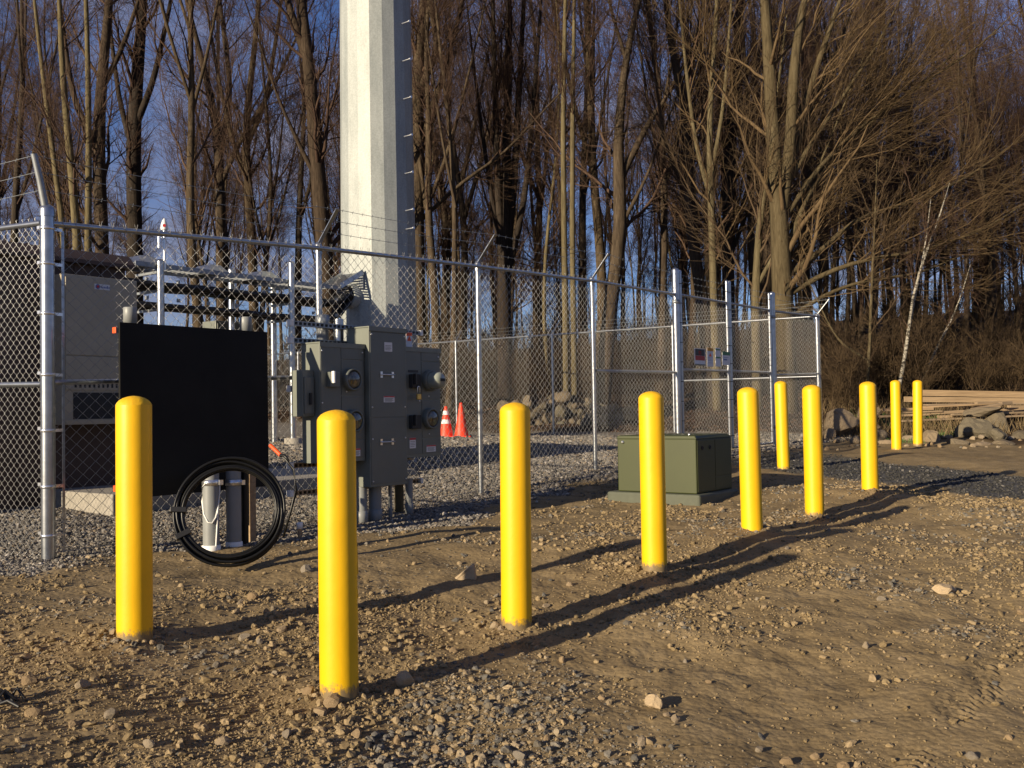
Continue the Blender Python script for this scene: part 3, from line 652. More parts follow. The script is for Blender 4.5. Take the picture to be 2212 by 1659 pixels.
# far run across the back
V_ = np.array([-0.8, 0.6, 0]); E0 = FP(15.95, 0)
back = thing('chain_link_fence', E0 + V_ * 8 + ZZ * (CZ - .56), 'chain link fence across the back of the compound before the trees', 'fence')
def bz(s): p = E0 + V_ * s; return float(G0(np.array([p[0]]), np.array([p[1]]))[0])
ss = [0.06, 3.3, 6.56, 9.62, 12.7, 15.8, 18.9]
def brz(s): return CZ + 1.818 + 0.003 * s
tips = [[], [], []]
for i, s in enumerate(ss):
    p = E0 + V_ * s
    if i:
        mb = MB(); mb.tube([p + ZZ * (bz(s) - .2), p + ZZ * (brz(s) + .02)], 0.03, 10); part('post', mb, 'galvanised', back)
        am = -np.array([-.6, -.8, 0]) * .24 + ZZ * .30; a = p + ZZ * brz(s)
        mb = MB(); mb.box(a + am / 2, (.02, .004, .19), (V_, np.cross(am / np.linalg.norm(am), V_), am / np.linalg.norm(am))); part('barbed_wire_arm', mb, 'galvanised', back)
        for k in range(3): tips[k].append(a + am * (0.36 + .31 * k))
    else:
        for k in range(3): tips[k].append(armtips[15.95][k])
    if i < len(ss) - 1:
        s2 = ss[i + 1]; q = E0 + V_ * s2
        put('chain_link_mesh', fabric(p, q, (bz(s) + .02, bz(s2) + .02), (brz(s), brz(s2)), off=BASE[back.name]), 'galvanised_wire', back)
        mb = MB(); mb.tube([p + ZZ * brz(s), q + ZZ * brz(s2)], 0.0215, 8, False); part('top_rail', mb, 'galvanised', back)
        if i == 0:
            mb = MB(); mb.tube([p + ZZ * (brz(s) - 1.22), q + ZZ * (brz(s2) - 1.22)], 0.0205, 8, False); part('brace_rail', mb, 'galvanised', back)
for k in range(3): barbed('barbed_wire', back, tips[k])

# ------------------------------------------------------------------ gate
for t, zt, lab in ((9.73, P(1462, 580, 14.78)[2], 'tall thick gate post on the transformer side of the double gate'), (13.52, P(1672, 631, 17.8)[2], 'tall gate post where the double gate meets the end bay')):
    b0 = FP(t, 0, gz(t)); o = thing('gate_post', b0, lab, 'gate post', 'posts of the double gate')
    mb = MB(); mb.tube([FP(t, 0, gz(t) - .3), FP(t, 0, zt - .02)], .052, 16); part('pipe', mb, 'galvanised', o)
    mb = MB(); mb.lathe([(.058, -.06), (.058, -.01), (.05, .012), (.025, .028), (.001, .032)], FP(t, 0, zt - .02), 16); part('cap', mb, 'galvanised', o)
    for z in (gz(t) + .35, railz(t) - .12):
        mb = MB(); mb.lathe([(.053, -.03), (.058, -.03), (.058, .03), (.053, .03)], FP(t, 0, z), 14); mb.box(FP(t + (0.08 if t < 11 else -0.08), 0, z), (.045, .012, .02), (U, N, ZZ)); part('hinge', mb, 'zinc_dull', o)
gates = []
for (a, b_, lab) in ((9.88, 11.56, 'chain link gate leaf with four small notices wired to it'), (11.68, 13.38, 'chain link gate leaf without notices, next to the end bay')):
    o = thing('gate_leaf', FP(a, 0, gz(a)), lab, 'gate', 'leaves of the double gate'); gates.append(o)
    zb0, zb1 = gz(a) + .07, gz(b_) + .07
    for t, zb in ((a, zb0), (b_, zb1)):
        zt = railz(t) + (0.36 if t < 13 else .30)
        mb = MB(); mb.tube([FP(t, 0.0, zb), FP(t, 0.0, zt)], .024, 12); mb.lathe([(.027, -.03), (.027, 0), (.015, .02), (.001, .024)], FP(t, 0, zt), 12); part('frame_upright', mb, 'galvanised', o)
        mb = MB()
        for z in np.arange(zb + .2, zt, .30): mb.lathe([(.026, -.006), (.029, -.006), (.029, .006), (.026, .006)], FP(t, 0, z), 10)
        part('clamp_band', mb, 'sign_black', o)
    for zz0, zz1 in ((zb0, zb1), (railz(a), railz(b_)), ((zb0 + railz(a)) / 2 + .07, (zb1 + railz(b_)) / 2 + .07)):
        mb = MB(); mb.tube([FP(a, 0.0, zz0), FP(b_, 0.0, zz1)], .0215, 10, False); part('frame_rail', mb, 'galvanised', o)
    put('chain_link_mesh', fabric(FP(a, .025), FP(b_, .025), (zb0, zb1), (railz(a), railz(b_)), off=BASE[o.name]), 'galvanised_wire', o)
    for k in range(3): barbed('barbed_wire', o, [FP(a, .02, railz(a) + .1 + .1 * k), FP(b_, .02, railz(b_) + .1 + .1 * k)], 0.005)
# notices
def notice(x0, y0, x1, y1, label, bands, tri=None, tilt=0.0):
    ta, za = onf(x0, y0, 0.05); tb, zb = onf(x1, y1, 0.05)
    o = thing('notice', FP((ta + tb) / 2, 0.05, zb), label, 'sign', 'notices wired to the gate')
    sh = -0.0
    mb = MB(); mb.fbox(ta, tb, 0.047, 0.051, zb, za); part('panel', mb, 'sticker_white', o)
    H = za - zb; W = tb - ta
    for (f0, f1, u0, u1, mt) in bands:
        mb = MB(); mb.fbox(ta + W * u0, ta + W * u1, 0.0515, 0.0535, za - H * f1, za - H * f0); part('printed_band', mb, mt, o)
    if tri:
        c, s = tri; mb = MB(); m0 = (ta + tb) / 2; zc_ = za - H * c
        v = [FP(m0 - W * .22, 0.0545, zc_ - s * H), FP(m0 + W * .22, 0.0545, zc_ - s * H), FP(m0, 0.0545, zc_ + s * H)]
        mb.add(v + [p_ + N * .001 for p_ in v], [(0, 1, 2), (5, 4, 3), (0, 3, 4, 1), (1, 4, 5, 2), (2, 5, 3, 0)]); part('warning_triangle', mb, 'orange', o)
notice(1500, 752, 1524, 790, 'black and red notice with a white strip, on the gate', [(0.03, 0.42, .06, .94, 'sign_black'), (0.43, 0.70, .06, .94, 'sign_red'), (0.12, 0.40, .36, .64, 'sign_red'), (0.92, 1, 0, 1, 'cabinet_grey')])
notice(1527, 751, 1541, 792, 'tall white notice with yellow header and orange triangle, on the gate', [(0, 0.17, 0, 1, 'sign_yellow'), (.52, .535, .1, .9, 'sign_blue'), (.60, .615, .1, .7, 'sign_blue'), (.68, .695, .1, .85, 'sign_blue'), (.80, .815, .1, .9, 'sign_blue')], tri=(0.36, 0.10))
notice(1545, 751, 1557, 792, 'tall white notice with two green bars, on the gate', [(.06, .13, .0, 1, 'sign_green'), (.48, .56, 0, 1, 'sign_green')])
notice(1560, 759, 1577, 789, 'short white notice with a broad green header, on the gate', [(0, .27, 0, 1, 'sign_green'), (.42, .45, .15, .8, 'sign_blue'), (.55, .66, .15, .6, 'sign_blue')])

# ================================================================== MONOPOLE
PY = 20.0; pc = P(819, 650, PY); pb = g(pc[0], pc[1]); zt = 30.0
pole = thing('monopole', (pc[0], pc[1], pb), 'huge faceted galvanised steel pole rising behind the fence', 'pole')
def pr(z): return 0.768 + (pc[2] - z) * 0.0069
mb = MB(); K = 18; to_cam = math.atan2(-pc[1], -pc[0]); a0 = to_cam + math.pi / K
ang = a0 + np.arange(K) * 2 * math.pi / K
zs = np.linspace(pb - .2, zt, 12); vv = [np.array([pc[0] + pr(z) * math.cos(a), pc[1] + pr(z) * math.sin(a), z]) for z in zs for a in ang]
mb.add(vv, [(i * K + j, i * K + (j + 1) % K, (i + 1) * K + (j + 1) % K, (i + 1) * K + j) for i in range(11) for j in range(K)]); mb.add(vv[-K:], [tuple(range(K))])
part('shaft', mb, 'pole_steel', pole, 0.012)
mb = MB(); mb.lathe([(1.2, -.3), (1.2, .22), (1.15, .25), (.3, .25)], (pc[0], pc[1], pb), 32); part('concrete_footing', mb, 'concrete', pole)
mb = MB(); mb.lathe([(.80, .25), (1.06, .25), (1.06, .30), (.80, .30)], (pc[0], pc[1], pb), 36); part('base_flange', mb, 'galvanised', pole)
th = to_cam + math.asin(0.735)
for y in (-29, 52, 133, 215, 296, 376, 456, 496):
    z = P(870, y, PY - .4)[2]; c = np.array([pc[0] + pr(z) * .985 * math.cos(th), pc[1] + pr(z) * .985 * math.sin(th), z]); dv = np.array([math.cos(th), math.sin(th), 0.03])
    mb = MB(); mb.tube([c, c + dv * .20], .014, 8); mb.lathe([(.027, 0), (.027, .022)], c + dv * .195, 8, dv); mb.lathe([(.022, 0), (.022, .012)], c + dv * 0.005, 6, dv); part('step_bolt', mb, 'aluminium', pole)
# cable port with its black boot
ptz = P(772, 638, 19.2)[2]
pd = np.array([-0.6, -0.8, 0.0]); pd /= np.linalg.norm(pd)
cpt = np.array([pc[0], pc[1], ptz]) + pd * 0.66
mb = MB(); mb.lathe([(.25, 0), (.25, .26), (.215, .26), (.215, .02)], cpt, 24, pd); part('cable_port', mb, 'pole_steel', pole)
mb = MB(); mb.lathe([(.213, .10), (.213, .34), (.18, .36), (0.001, .36)], cpt, 24, pd); part('port_boot', mb, 'black_poly', pole)

# ================================================================== ICE BRIDGE
BD = -7.0
t0_, zb_ = onf(292, 566, BD); t1_, _ = onf(735, 622, BD)
bz_top = P(735, 618, FP(t1_, BD)[1])[2]
bridge = thing('cable_bridge', FP(t0_, BD, gz(t0_, BD)), 'galvanised cable bridge carrying black cables from the shelter to the pole', 'cable bridge')
for d in (BD, BD - .6):
    mb = MB(); mb.fbox(t0_, t1_, d - .015, d + .015, bz_top - .075, bz_top); part('side_channel', mb, 'zinc_dull', bridge)
mb = MB()
for t in np.arange(t0_ + .05, t1_, .09): mb.fbox(t, t + .03, BD - .58, BD - .02, bz_top - .025, bz_top - .008)
part('grating', mb, 'zinc_dull', bridge)
for (xa, ya, w) in ((300, 556, .42), (455, 575, .36), (565, 590, .40)):
    ta, _z = onf(xa, ya, BD); mb = MB()
    v = [FP(ta, BD, bz_top + .004), FP(ta + w, BD, bz_top + .004), FP(ta + w, BD - .6, bz_top + .004), FP(ta, BD - .6, bz_top + .004),
         FP(ta + w * .25, BD - .12, bz_top + .12), FP(ta + w * .8, BD - .12, bz_top + .12), FP(ta + w * .8, BD - .5, bz_top + .12), FP(ta + w * .25, BD - .5, bz_top + .12)]
    mb.add(v, [(0, 1, 5, 4), (1, 2, 6, 5), (2, 3, 7, 6), (3, 0, 4, 7), (4, 5, 6, 7)]); part('cover_plate', mb, 'galvanised', bridge)
# kicked-up end with a hood over the cables
mb = MB(); e0 = FP(t1_, BD, bz_top); e1v = U * .62 + ZZ * .34
for k in range(10):
    c = e0 + e1v * (k + .5) / 10 - N * .3; mb.box(c, (.3, .017, .006), (N, e1v / np.linalg.norm(e1v), np.cross(N, e1v / np.linalg.norm(e1v))))
for d in (0, -.6): mb.box(e0 + e1v / 2 + N * d, (.35, .012, .05), (e1v / np.linalg.norm(e1v), N, np.cross(e1v / np.linalg.norm(e1v), N)))
part('kicked_up_end', mb, 'galvanised', bridge)
mb = MB(); q0 = e0 + e1v; mb.box(q0 - ZZ * .16 - N * .3, (.30, .010, .17), (N, U, ZZ)); part('end_plate', mb, 'zinc_dull', bridge)
rgb = np.random.default_rng(3)
for tier, zc in ((0, -.34), (1, -.66)):
    for k in range(6):
        d = BD - .06 - .09 * k; zz = bz_top + zc + rgb.normal(0, .012); pts = []
        for t in np.linspace(t0_ - .3, t1_ - .1, 12): pts.append(FP(t, d + rgb.normal(0, .006), zz + rgb.normal(0, .008)))
        e = cpt + pd * .25 + np.array([0, 0, 1]) * (0.08 - tier * .16) + np.array([pd[1], -pd[0], 0]) * (k - 2.5) * .055
        m_ = FP(t1_ + .15, d * .6 + (BD - .3) * .4, zz * .7 + e[2] * .3)
        pts += [m_, e]
        mb = MB(); mb.tube(np.array(pts), .048 if tier == 0 else .038, 8); part('feeder_cable', mb, 'black_cable', bridge)
for x, top in ((347, 0.03), (630, 0.30)):
    t, _z = onf(x, 640, BD + .06); b0 = FP(t, BD + .06); z0 = gz(t, BD + .06)
    mb = MB(); mb.tube([b0 + ZZ * (z0 - .2), b0 + ZZ * (bz_top + top)], .058, 14); mb.lathe([(.064, 0), (.04, .03), (.001, .035)], b0 + ZZ * (bz_top + top), 14); part('support_post', mb, 'galvanised', bridge)
    for zc in (-.14, -.44, -.74):
        mb = MB(); mb.fbox(t - .02, t + .02, BD - .62, BD + .08, bz_top + zc - .02, bz_top + zc + .02); part('trapeze_arm', mb, 'zinc_dull', bridge)
    mb = MB(); mb.lathe([(.16, -.2), (.16, .12), (.001, .12)], b0 + ZZ * z0, 20); part('post_footing', mb, 'concrete', bridge)
for x, top in ((500, .18), (590, .08)):
    t, _z = onf(x, 640, BD - .7); b0 = FP(t, BD - .7); z0 = gz(t, BD - .7)
    mb = MB(); mb.tube([b0 + ZZ * (z0 - .2), b0 + ZZ * (bz_top + top)], .058, 14); mb.lathe([(.064, 0), (.04, .03), (.001, .035)], b0 + ZZ * (bz_top + top), 14); part('support_post', mb, 'galvanised', bridge)
for t in np.linspace(t0_ + .2, t1_ - .1, 8):
    for zc in (-.26, -.56):
        mb = MB(); mb.fbox(t - .02, t + .02, BD - .03, BD + .02, bz_top + zc - .035, bz_top + zc + .02); part('cable_clamp', mb, 'zinc_dull', bridge)
# little antenna on the first post
t, _z = onf(355, 520, BD + .02); b0 = FP(t, BD + .02)
ant = thing('gps_antenna', b0 + ZZ * (bz_top - .05), 'small white cone antenna with a red dot on a thin mast', 'antenna')
z_c = P(355, 497, b0[1])[2]
mb = MB(); mb.tube([b0 + ZZ * (bz_top - .1), b0 + ZZ * z_c], .023, 10); part('mast', mb, 'aluminium', ant)
mb = MB(); mb.lathe([(.052, 0), (.057, .03), (.052, .085), (.030, .155), (.006, .19), (.001, .195)], b0 + ZZ * z_c, 18); part('cone', mb, 'white_plastic', ant)
vd_ = -b0 * np.array([1, 1, 0]); vd_ /= np.linalg.norm(vd_)
mb = MB(); mb.lathe([(.026, 0), (.026, .006)], b0 + ZZ * (z_c + .065) + vd_ * .050, 14, vd_); part('red_dot', mb, 'sticker_red', ant)
mb = MB(); mb.fbox(t - .09, t + .02, BD + .0, BD + .03, z_c - .20, z_c - .18); mb.tube([b0 - U * .09 + ZZ * (z_c - .3), b0 - U * .09 + ZZ * (z_c - .12)], .03, 10); part('arrestor_bracket', mb, 'aluminium', ant)

# ================================================================== COMPOUND EQUIPMENT
kc = P(243, 1068, 9.2); kt, kd = td(kc[0], kc[1]); ktop = kc[2]
mb = MB(); mb.fbox(kt, kt + 4.2, kd - 3.2, kd, ktop - .45, ktop); solo('concrete_pad', mb, 'concrete', FP(kt + 2.1, kd - 1.6, ktop - .45), 'pale concrete slab under the equipment cabinet', 'slab', bevel=.012)
CD = -2.63; SD = CD - .26
ta, za = onf(134, 590, CD); tb, _z = onf(296, 605, CD); _t, zbm = onf(215, 916, CD)
ac = thing('air_conditioner', FP((ta + tb) / 2, CD - .13, zbm), 'beige wall-mounted air conditioner with a small white sticker on the brown shelter', 'air conditioner')
mb = MB(); mb.fbox(ta, tb, SD + .001, CD, zbm, za); part('body', mb, 'beige_paint', ac, .008)
zl2 = onf(215, 845, CD)[1]; zl1 = onf(215, 825, CD)[1]; zdoor = onf(215, 770, CD)[1]
mb = MB(); mb.fbox(ta + .03, tb - .03, CD + .001, CD + .012, zdoor + .005, za - .03); part('service_panel', mb, 'beige_paint', ac, .004)
mb = MB(); mb.fbox(ta + .03, tb - .03, CD + .001, CD + .012, zl2 + .01, zdoor - .005); part('service_panel', mb, 'beige_paint', ac, .004)
for k in range(14):
    t_ = ta + .12 + k * .05; mb = MB(); mb.fbox(t_, t_ + .022, CD + .0125, CD + .015, zl2 + .035, zl1 + .01); part('louvre', mb, 'dark_gap', ac)
mb = MB(); mb.fbox(ta + .11, tb - .02, CD + .001, CD + .004, zbm + .055, zl2 - .015); part('coil_opening', mb, 'dark_gap', ac)
mb = MB(); mb.fbox(ta + .01, tb - .0, CD + .001, CD + .03, zbm + .0, zbm + .05); part('sill', mb, 'beige_paint', ac, .004)
sa, sz = onf(204, 612, CD + .013); sb, sz2 = onf(237, 630, CD + .013)
mb = MB(); mb.fbox(sa, sb, CD + .0125, CD + .0145, sz2 + .012, sz - .002); st = part('sticker', mb, 'sticker_white', ac)
mb = MB(); mb.lathe([(.026, 0), (.026, .0015)], FP(sa + .036, CD + .015, (sz + sz2) / 2 + .005), 16, N); part('round_emblem', mb, 'sign_blue', st)
mb = MB(); mb.lathe([(.014, 0), (.014, .0012)], FP(sa + .036, CD + .017, (sz + sz2) / 2 + .005), 12, N); part('emblem_centre', mb, 'sticker_red', st)
for k in range(6):
    mb = MB(); mb.fbox(sa + .07 + k * .017, sa + .081 + k * .017, CD + .015, CD + .0158, (sz + sz2) / 2 - .008, (sz + sz2) / 2 + (.018 if k in (0, 4) else .010)); part('letter', mb, 'sign_blue', st)
tb, zs1 = onf(292, 552, SD + .1); zs = zs1
sh = thing('equipment_shelter', FP(0.8, SD - .8, ktop - .2), 'dark brown metal shelter with a lighter roof edge behind the corner of the fence', 'shelter')
mb = MB(); mb.fbox(-.40, tb - .06, SD - 1.8, SD, ktop - .4, zs - .10); part('wall', mb, 'brown_shelter', sh)
v = [FP(-.5, SD + .10, zs - .11), FP(tb, SD + .10, zs - .11), FP(tb, SD - .02, zs), FP(-.5, SD - .02, zs), FP(-.5, SD - 1.95, zs - .08), FP(tb, SD - 1.95, zs - .08), FP(-.5, SD + .10, zs - .15), FP(tb, SD + .10, zs - .15), FP(tb, SD - 1.95, zs - .17), FP(-.5, SD - 1.95, zs - .17)]
mb = MB(); mb.add(v, [(0, 1, 2, 3), (3, 2, 5, 4), (6, 7, 1, 0), (7, 8, 5, 2, 1), (9, 6, 0, 3, 4), (6, 9, 8, 7), (9, 4, 5, 8)]); part('roof', mb, 'brown_shelter', sh)
for t in np.arange(-.3, tb - .1, .3):
    if ta - .04 < t < tb: z1_ = za + .02
    mb = MB(); mb.fbox(t, t + .03, SD + .001, SD + .012, (za + .01) if ta - .04 < t < tb else ktop - .3, zs - .18); part('wall_rib', mb, 'brown_shelter', sh)
# a grey junction cabinet under the bridge
ta, za = onf(466, 692, BD - 1.0); tb, zb2 = onf(548, 800, BD - 1.0)
jb = thing('junction_cabinet', FP(ta, BD - 1.2, gz(ta, BD - 1.2)), 'grey junction cabinet standing under the cable bridge', 'cabinet')
mb = MB(); mb.fbox(ta, tb, BD - 1.4, BD - 1.0, gz(ta, BD - 1.2) + .1, za); part('body', mb, 'cabinet_grey', jb, .01)
mb = MB(); mb.fbox(ta + .03, tb - .03, BD - .999, BD - .985, gz(ta, BD - 1.2) + .18, za - .05); part('door', mb, 'cabinet_panel', jb, .004)
mb = MB(); mb.fbox(ta + .05, tb - .05, BD - 1.36, BD - 1.04, gz(ta, BD - 1.2) - .1, gz(ta, BD - 1.2) + .1); part('plinth', mb, 'concrete', jb)

# traffic cones
for i, (x, yb, yt, lab) in enumerate(((964, 944, 876, 'orange traffic cone with two white bands'), (997, 944, 868, 'taller plain orange traffic cone beside the banded one'))):
    Yc = 19.0; c = P(x, yb, Yc); c[2] = g(c[0], c[1]); H = (yb - yt) * Yc / F
    o = thing('traffic_cone', c, lab, 'cone', 'traffic cones at the back of the compound')
    mb = MB(); mb.box(c + ZZ * .018, (.19, .19, .018)); part('base', mb, 'cone_orange', o, .01)
    rr = lambda f: .135 * (1 - f) + .03 * f
    mb = MB(); mb.lathe([(.14, .036), (rr(0), .05), (rr(1), H - .02), (.022, H), (.001, H)], c, 24); part('body', mb, 'cone_orange', o)
    if i == 0:
        for f0, f1 in ((.40, .58), (.68, .86)):
            mb = MB(); mb.lathe([(rr(f0) + .003, H * f0 + .03), (rr(f1) + .003, H * f1)], c, 24); part('white_band', mb, 'sticker_white', o)

# ================================================================== METER CABINETS
def quad(x0, y0, x1, y1, d):
    a, z1 = onf(x0, y0, d); b_, z0 = onf(x1, y1, d); return a, b_, z0, z1
def screw(mb, t, d, z): mb.lathe([(.008, 0), (.008, .004), (.004, .006)], FP(t, d, z), 8, N)
def meter(o, x, y, d, dome=False, r=.088):
    t, z = onf(x, y, d + .03); c = FP(t, d, z)
    mb = MB(); mb.lathe([(r + .012, 0), (r + .012, .045), (r + .004, .055), (r - .006, .055), (r - .006, .03)], c, 36, N); ring = part('meter_ring', mb, 'cabinet_panel', o)
    if dome:
        mb = MB(); mb.lathe([(r - .007, .03), (r - .007, .12), (r - .014, .15), (r - .03, .168), (.03, .176), (.001, .177)], c, 36, N); gl = part('meter_dome', mb, 'meter_dome', ring)
        mb = MB(); mb.fbox(t - .035, t + .035, d + .178, d + .180, z - .012, z + .016); part('display', mb, 'dark_gap', ring)
    else:
        mb = MB(); mb.lathe([(r - .007, .03), (r - .012, .048), (r - .03, .056), (.001, .060)], c, 36, N); part('meter_window', mb, 'meter_glass', ring)
def breaker(o, x0, y0, x1, y1, d, lever=False):
    a, b_, z0, z1 = quad(x0, y0, x1, y1, d + .04)
    mb = MB(); mb.fbox(a, b_, d + .0055, d + .05, z0, z1); br = part('breaker_cover', mb, 'dark_gap' if not lever else 'cabinet_panel', o, .004)
    mb = MB(); mb.fbox(a + .01, a + .03, d + .051, d + .085, z0 + (z1 - z0) * .25, z1 + .005); part('lever', mb, 'sign_black' if not lever else 'white_plastic', br, .003)
def label_plate(o, x0, y0, x1, y1, d, red=True):
    a, b_, z0, z1 = quad(x0, y0, x1, y1, d)
    mb = MB(); mb.fbox(a, b_, d + .001, d + .0025, z0, z1); p_ = part('paper_label', mb, 'sticker_white', o)
    if red:
        mb = MB(); mb.fbox(a, b_, d + .003, d + .0042, z1 - (z1 - z0) * .2, z1 - .001); part('red_header', mb, 'sticker_red', p_)
    mb = MB()
    for k in range(4):
        zz = z1 - (z1 - z0) * (.34 + .15 * k); mb.fbox(a + (b_ - a) * .1, b_ - (b_ - a) * (.12 + .1 * (k % 2)), d + .003, d + .0036, zz - .004, zz)
    part('fine_print', mb, 'cabinet_panel', p_)
# tall termination cabinet
D1 = 0.62; a1, b1, z10, z11 = quad(796, 707, 881, 1045, D1)
tall = thing('termination_cabinet', FP((a1 + b1) / 2, D1 - .14, gz((a1 + b1) / 2, .5)), 'tall grey service cabinet with two pull handles between the meter banks', 'cabinet')
mb = MB(); mb.fbox(a1, b1, D1 - .28, D1, z10, z11); part('body', mb, 'cabinet_grey', tall, .004)
mb = MB(); mb.fbox(a1 - .008, b1 + .008, D1 - .285, D1 + .014, z11 + .001, z11 + .012); mb.fbox(a1 - .008, b1 + .008, D1 + .004, D1 + .014, z11 - .03, z11 + .001); part('rain_lip', mb, 'cabinet_grey', tall)
for (y0, y1) in ((716, 900), (903, 1040)):
    _, _, q0, q1 = quad(800, y0, 878, y1, D1); mb = MB(); mb.fbox(a1 + .012, b1 - .012, D1 + .0005, D1 + .005, q0, q1); part('cover_panel', mb, 'cabinet_panel', tall, .002)
for (y) in (809, 955):
    ha, hz = onf(828, y, D1 + .03); hb, _ = onf(852, y, D1 + .03); hb = max(hb, ha + .13)
    mb = MB(); mb.tube([FP(ha, D1 + .004, hz), FP(ha, D1 + .035, hz), FP(hb, D1 + .035, hz), FP(hb, D1 + .004, hz)], .006, 8)
    mb.fbox(ha - .014, ha + .014, D1 + .0055, D1 + .010, hz - .028, hz + .028); mb.fbox(hb - .014, hb + .014, D1 + .0055, D1 + .010, hz - .028, hz + .028); part('pull_handle', mb, 'aluminium', tall)
label_plate(tall, 830, 739, 847, 760, D1 + .005, False); label_plate(tall, 828.5, 855.5, 852, 869, D1 + .005)
mb = MB()
for t in (a1 + .03, b1 - .03):
    for z in (z10 + .05, (z10 + z11) / 2, z11 - .06, (z10 * .7 + z11 * .3)): screw(mb, t, D1 + .005, z)
part('screws', mb, 'aluminium', tall)
# left meter bank
D2 = 0.57; a2, b2, z20, z21 = quad(690, 741, 789, 995, D2)
lm = thing('meter_bank', FP((a2 + b2) / 2, D2 - .12, gz((a2 + b2) / 2, .45)), 'grey meter bank with sunlit side and two empty round meter sockets, nearest the black board', 'meter bank', 'meter banks')
mb = MB(); mb.fbox(a2, b2, D2 - .23, D2, z20, z21); part('body', mb, 'cabinet_grey', lm, .004)
mb = MB(); mb.fbox(a2 - .006, b2 + .006, D2 - .235, D2 + .012, z21 + .001, z21 + .012); mb.fbox(a2 - .006, b2 + .006, D2 + .004, D2 + .012, z21 - .03, z21 + .001); part('rain_lip', mb, 'cabinet_grey', lm)
tm = a2 + (b2 - a2) * .46
for t0p, t1p, y0, y1 in ((a2 + .008, tm - .003, 750, 990), (tm + .003, b2 - .01, 750, 776), (tm + .003, b2 - .01, 778, 853), (tm + .003, b2 - .01, 856, 948), (tm + .003, b2 - .01, 951, 990)):
    z1p = onf(745, y0, D2)[1]; z0p = onf(745, y1, D2)[1]
    mb = MB(); mb.fbox(t0p, t1p, D2 + .0005, D2 + .0055, z0p, z1p); part('cover_panel', mb, 'cabinet_panel', lm, .002)
meter(lm, 762, 820, D2 + .005); meter(lm, 766, 909, D2 + .005)
breaker(lm, 712, 803, 733, 836, D2, True); breaker(lm, 714, 893, 735, 926, D2, True)
label_plate(lm, 764, 969, 778, 985, D2 + .0055)
mb = MB()
for t, y in ((tm + .06, 846), (tm + .06, 940), (a2 + .02, 760), (a2 + .02, 870), (b2 - .025, 760)): screw(mb, t, D2 + .0055, onf(745, y, D2)[1])
part('screws', mb, 'aluminium', lm)
# small disconnect on its side
za = P(650, 797, 8.1)[2]; zb_ = P(650, 900, 8.1)[2]
dc = thing('disconnect_box', FP(a2 - .07, .40, zb_), 'narrow grey disconnect box mounted on the side of the meter bank', 'electrical box')
mb = MB(); mb.fbox(a2 - .13, a2 - .003, .36, .50, zb_, za); part('body', mb, 'cabinet_grey', dc, .006)
mb = MB(); mb.fbox(a2 - .12, a2 - .013, .501, .515, zb_ + .02, za - .06); part('door', mb, 'cabinet_panel', dc, .004)
mb = MB(); mb.fbox(a2 - .075, a2 - .055, .516, .535, zb_ + .10, zb_ + .2); part('handle', mb, 'dark_gap', dc)
# right meter bank
D3 = 0.60; a3, b3, z30, z31 = quad(881.5, 752, 953, 984, D3)
a3 = b1 + .006
rm = thing('meter_bank', FP((a3 + b3) / 2, D3 - .12, gz((a3 + b3) / 2, .45)), 'grey meter bank with a glass domed meter and brass padlock, beside the open fence', 'meter bank', 'meter banks')
mb = MB(); mb.fbox(a3, b3, D3 - .22, D3, z30, z31); part('body', mb, 'cabinet_grey', rm, .004)
mb = MB(); mb.fbox(a3 + .001, b3 + .006, D3 - .225, D3 + .012, z31 + .001, z31 + .012); mb.fbox(a3 + .001, b3 + .006, D3 + .004, D3 + .012, z31 - .03, z31 + .001); part('rain_lip', mb, 'cabinet_grey', rm)
tm = a3 + (b3 - a3) * .44
for t0p, t1p, y0, y1 in ((a3 + .006, tm - .003, 760, 980), (tm + .003, b3 - .006, 760, 780), (tm + .003, b3 - .006, 782, 862), (tm + .003, b3 - .006, 865, 945), (tm + .003, b3 - .006, 948, 980)):
    z1p = onf(915, y0, D3)[1]; z0p = onf(915, y1, D3)[1]
    mb = MB(); mb.fbox(t0p, t1p, D3 + .0005, D3 + .0055, z0p, z1p); part('cover_panel', mb, 'cabinet_panel', rm, .002)
meter(rm, 931, 822, D3 + .005, True); meter(rm, 932, 904, D3 + .005)
breaker(rm, 889, 808, 908, 838, D3); breaker(rm, 889, 897, 909, 926, D3)
mb = MB(); qa, qb, q0, q1 = quad(880.5, 799, 902, 805, D3); mb.fbox(qa, qb, D3 + .006, D3 + .009, q0, q1); part('name_plate', mb, 'sign_black', rm)
label_plate(rm, 884.5, 946, 898, 968, D3 + .0055); label_plate(rm, 921, 962, 941, 975, D3 + .0055)
mb = MB()
for t, y in ((tm + .10, 856), (tm + .10, 938), (tm - .03, 866), (b3 - .03, 770)): screw(mb, t, D3 + .0055, onf(915, y, D3)[1])
part('screws', mb, 'aluminium', rm)
t, z = onf(905, 846, D3 + .06)
pk = thing('padlock', FP(t, D3 + .06, z - .07), 'brass padlock hanging from the breaker handle', 'padlock')
mb = MB(); mb.fbox(t - .028, t + .022, D3 + .048, D3 + .072, z - .075, z - .02); part('body', mb, 'brass', pk, .006)
mb = MB(); aa = np.linspace(0, math.pi, 9); mb.tube([FP(t - .003 - .015, D3 + .06, z - .02)] + [FP(t - .003 - .015 * math.cos(a), D3 + .06, z + .035 + .015 * math.sin(a)) for a in aa] + [FP(t - .003 + .015, D3 + .06, z - .02)], .0045, 8); part('shackle', mb, 'aluminium', pk)
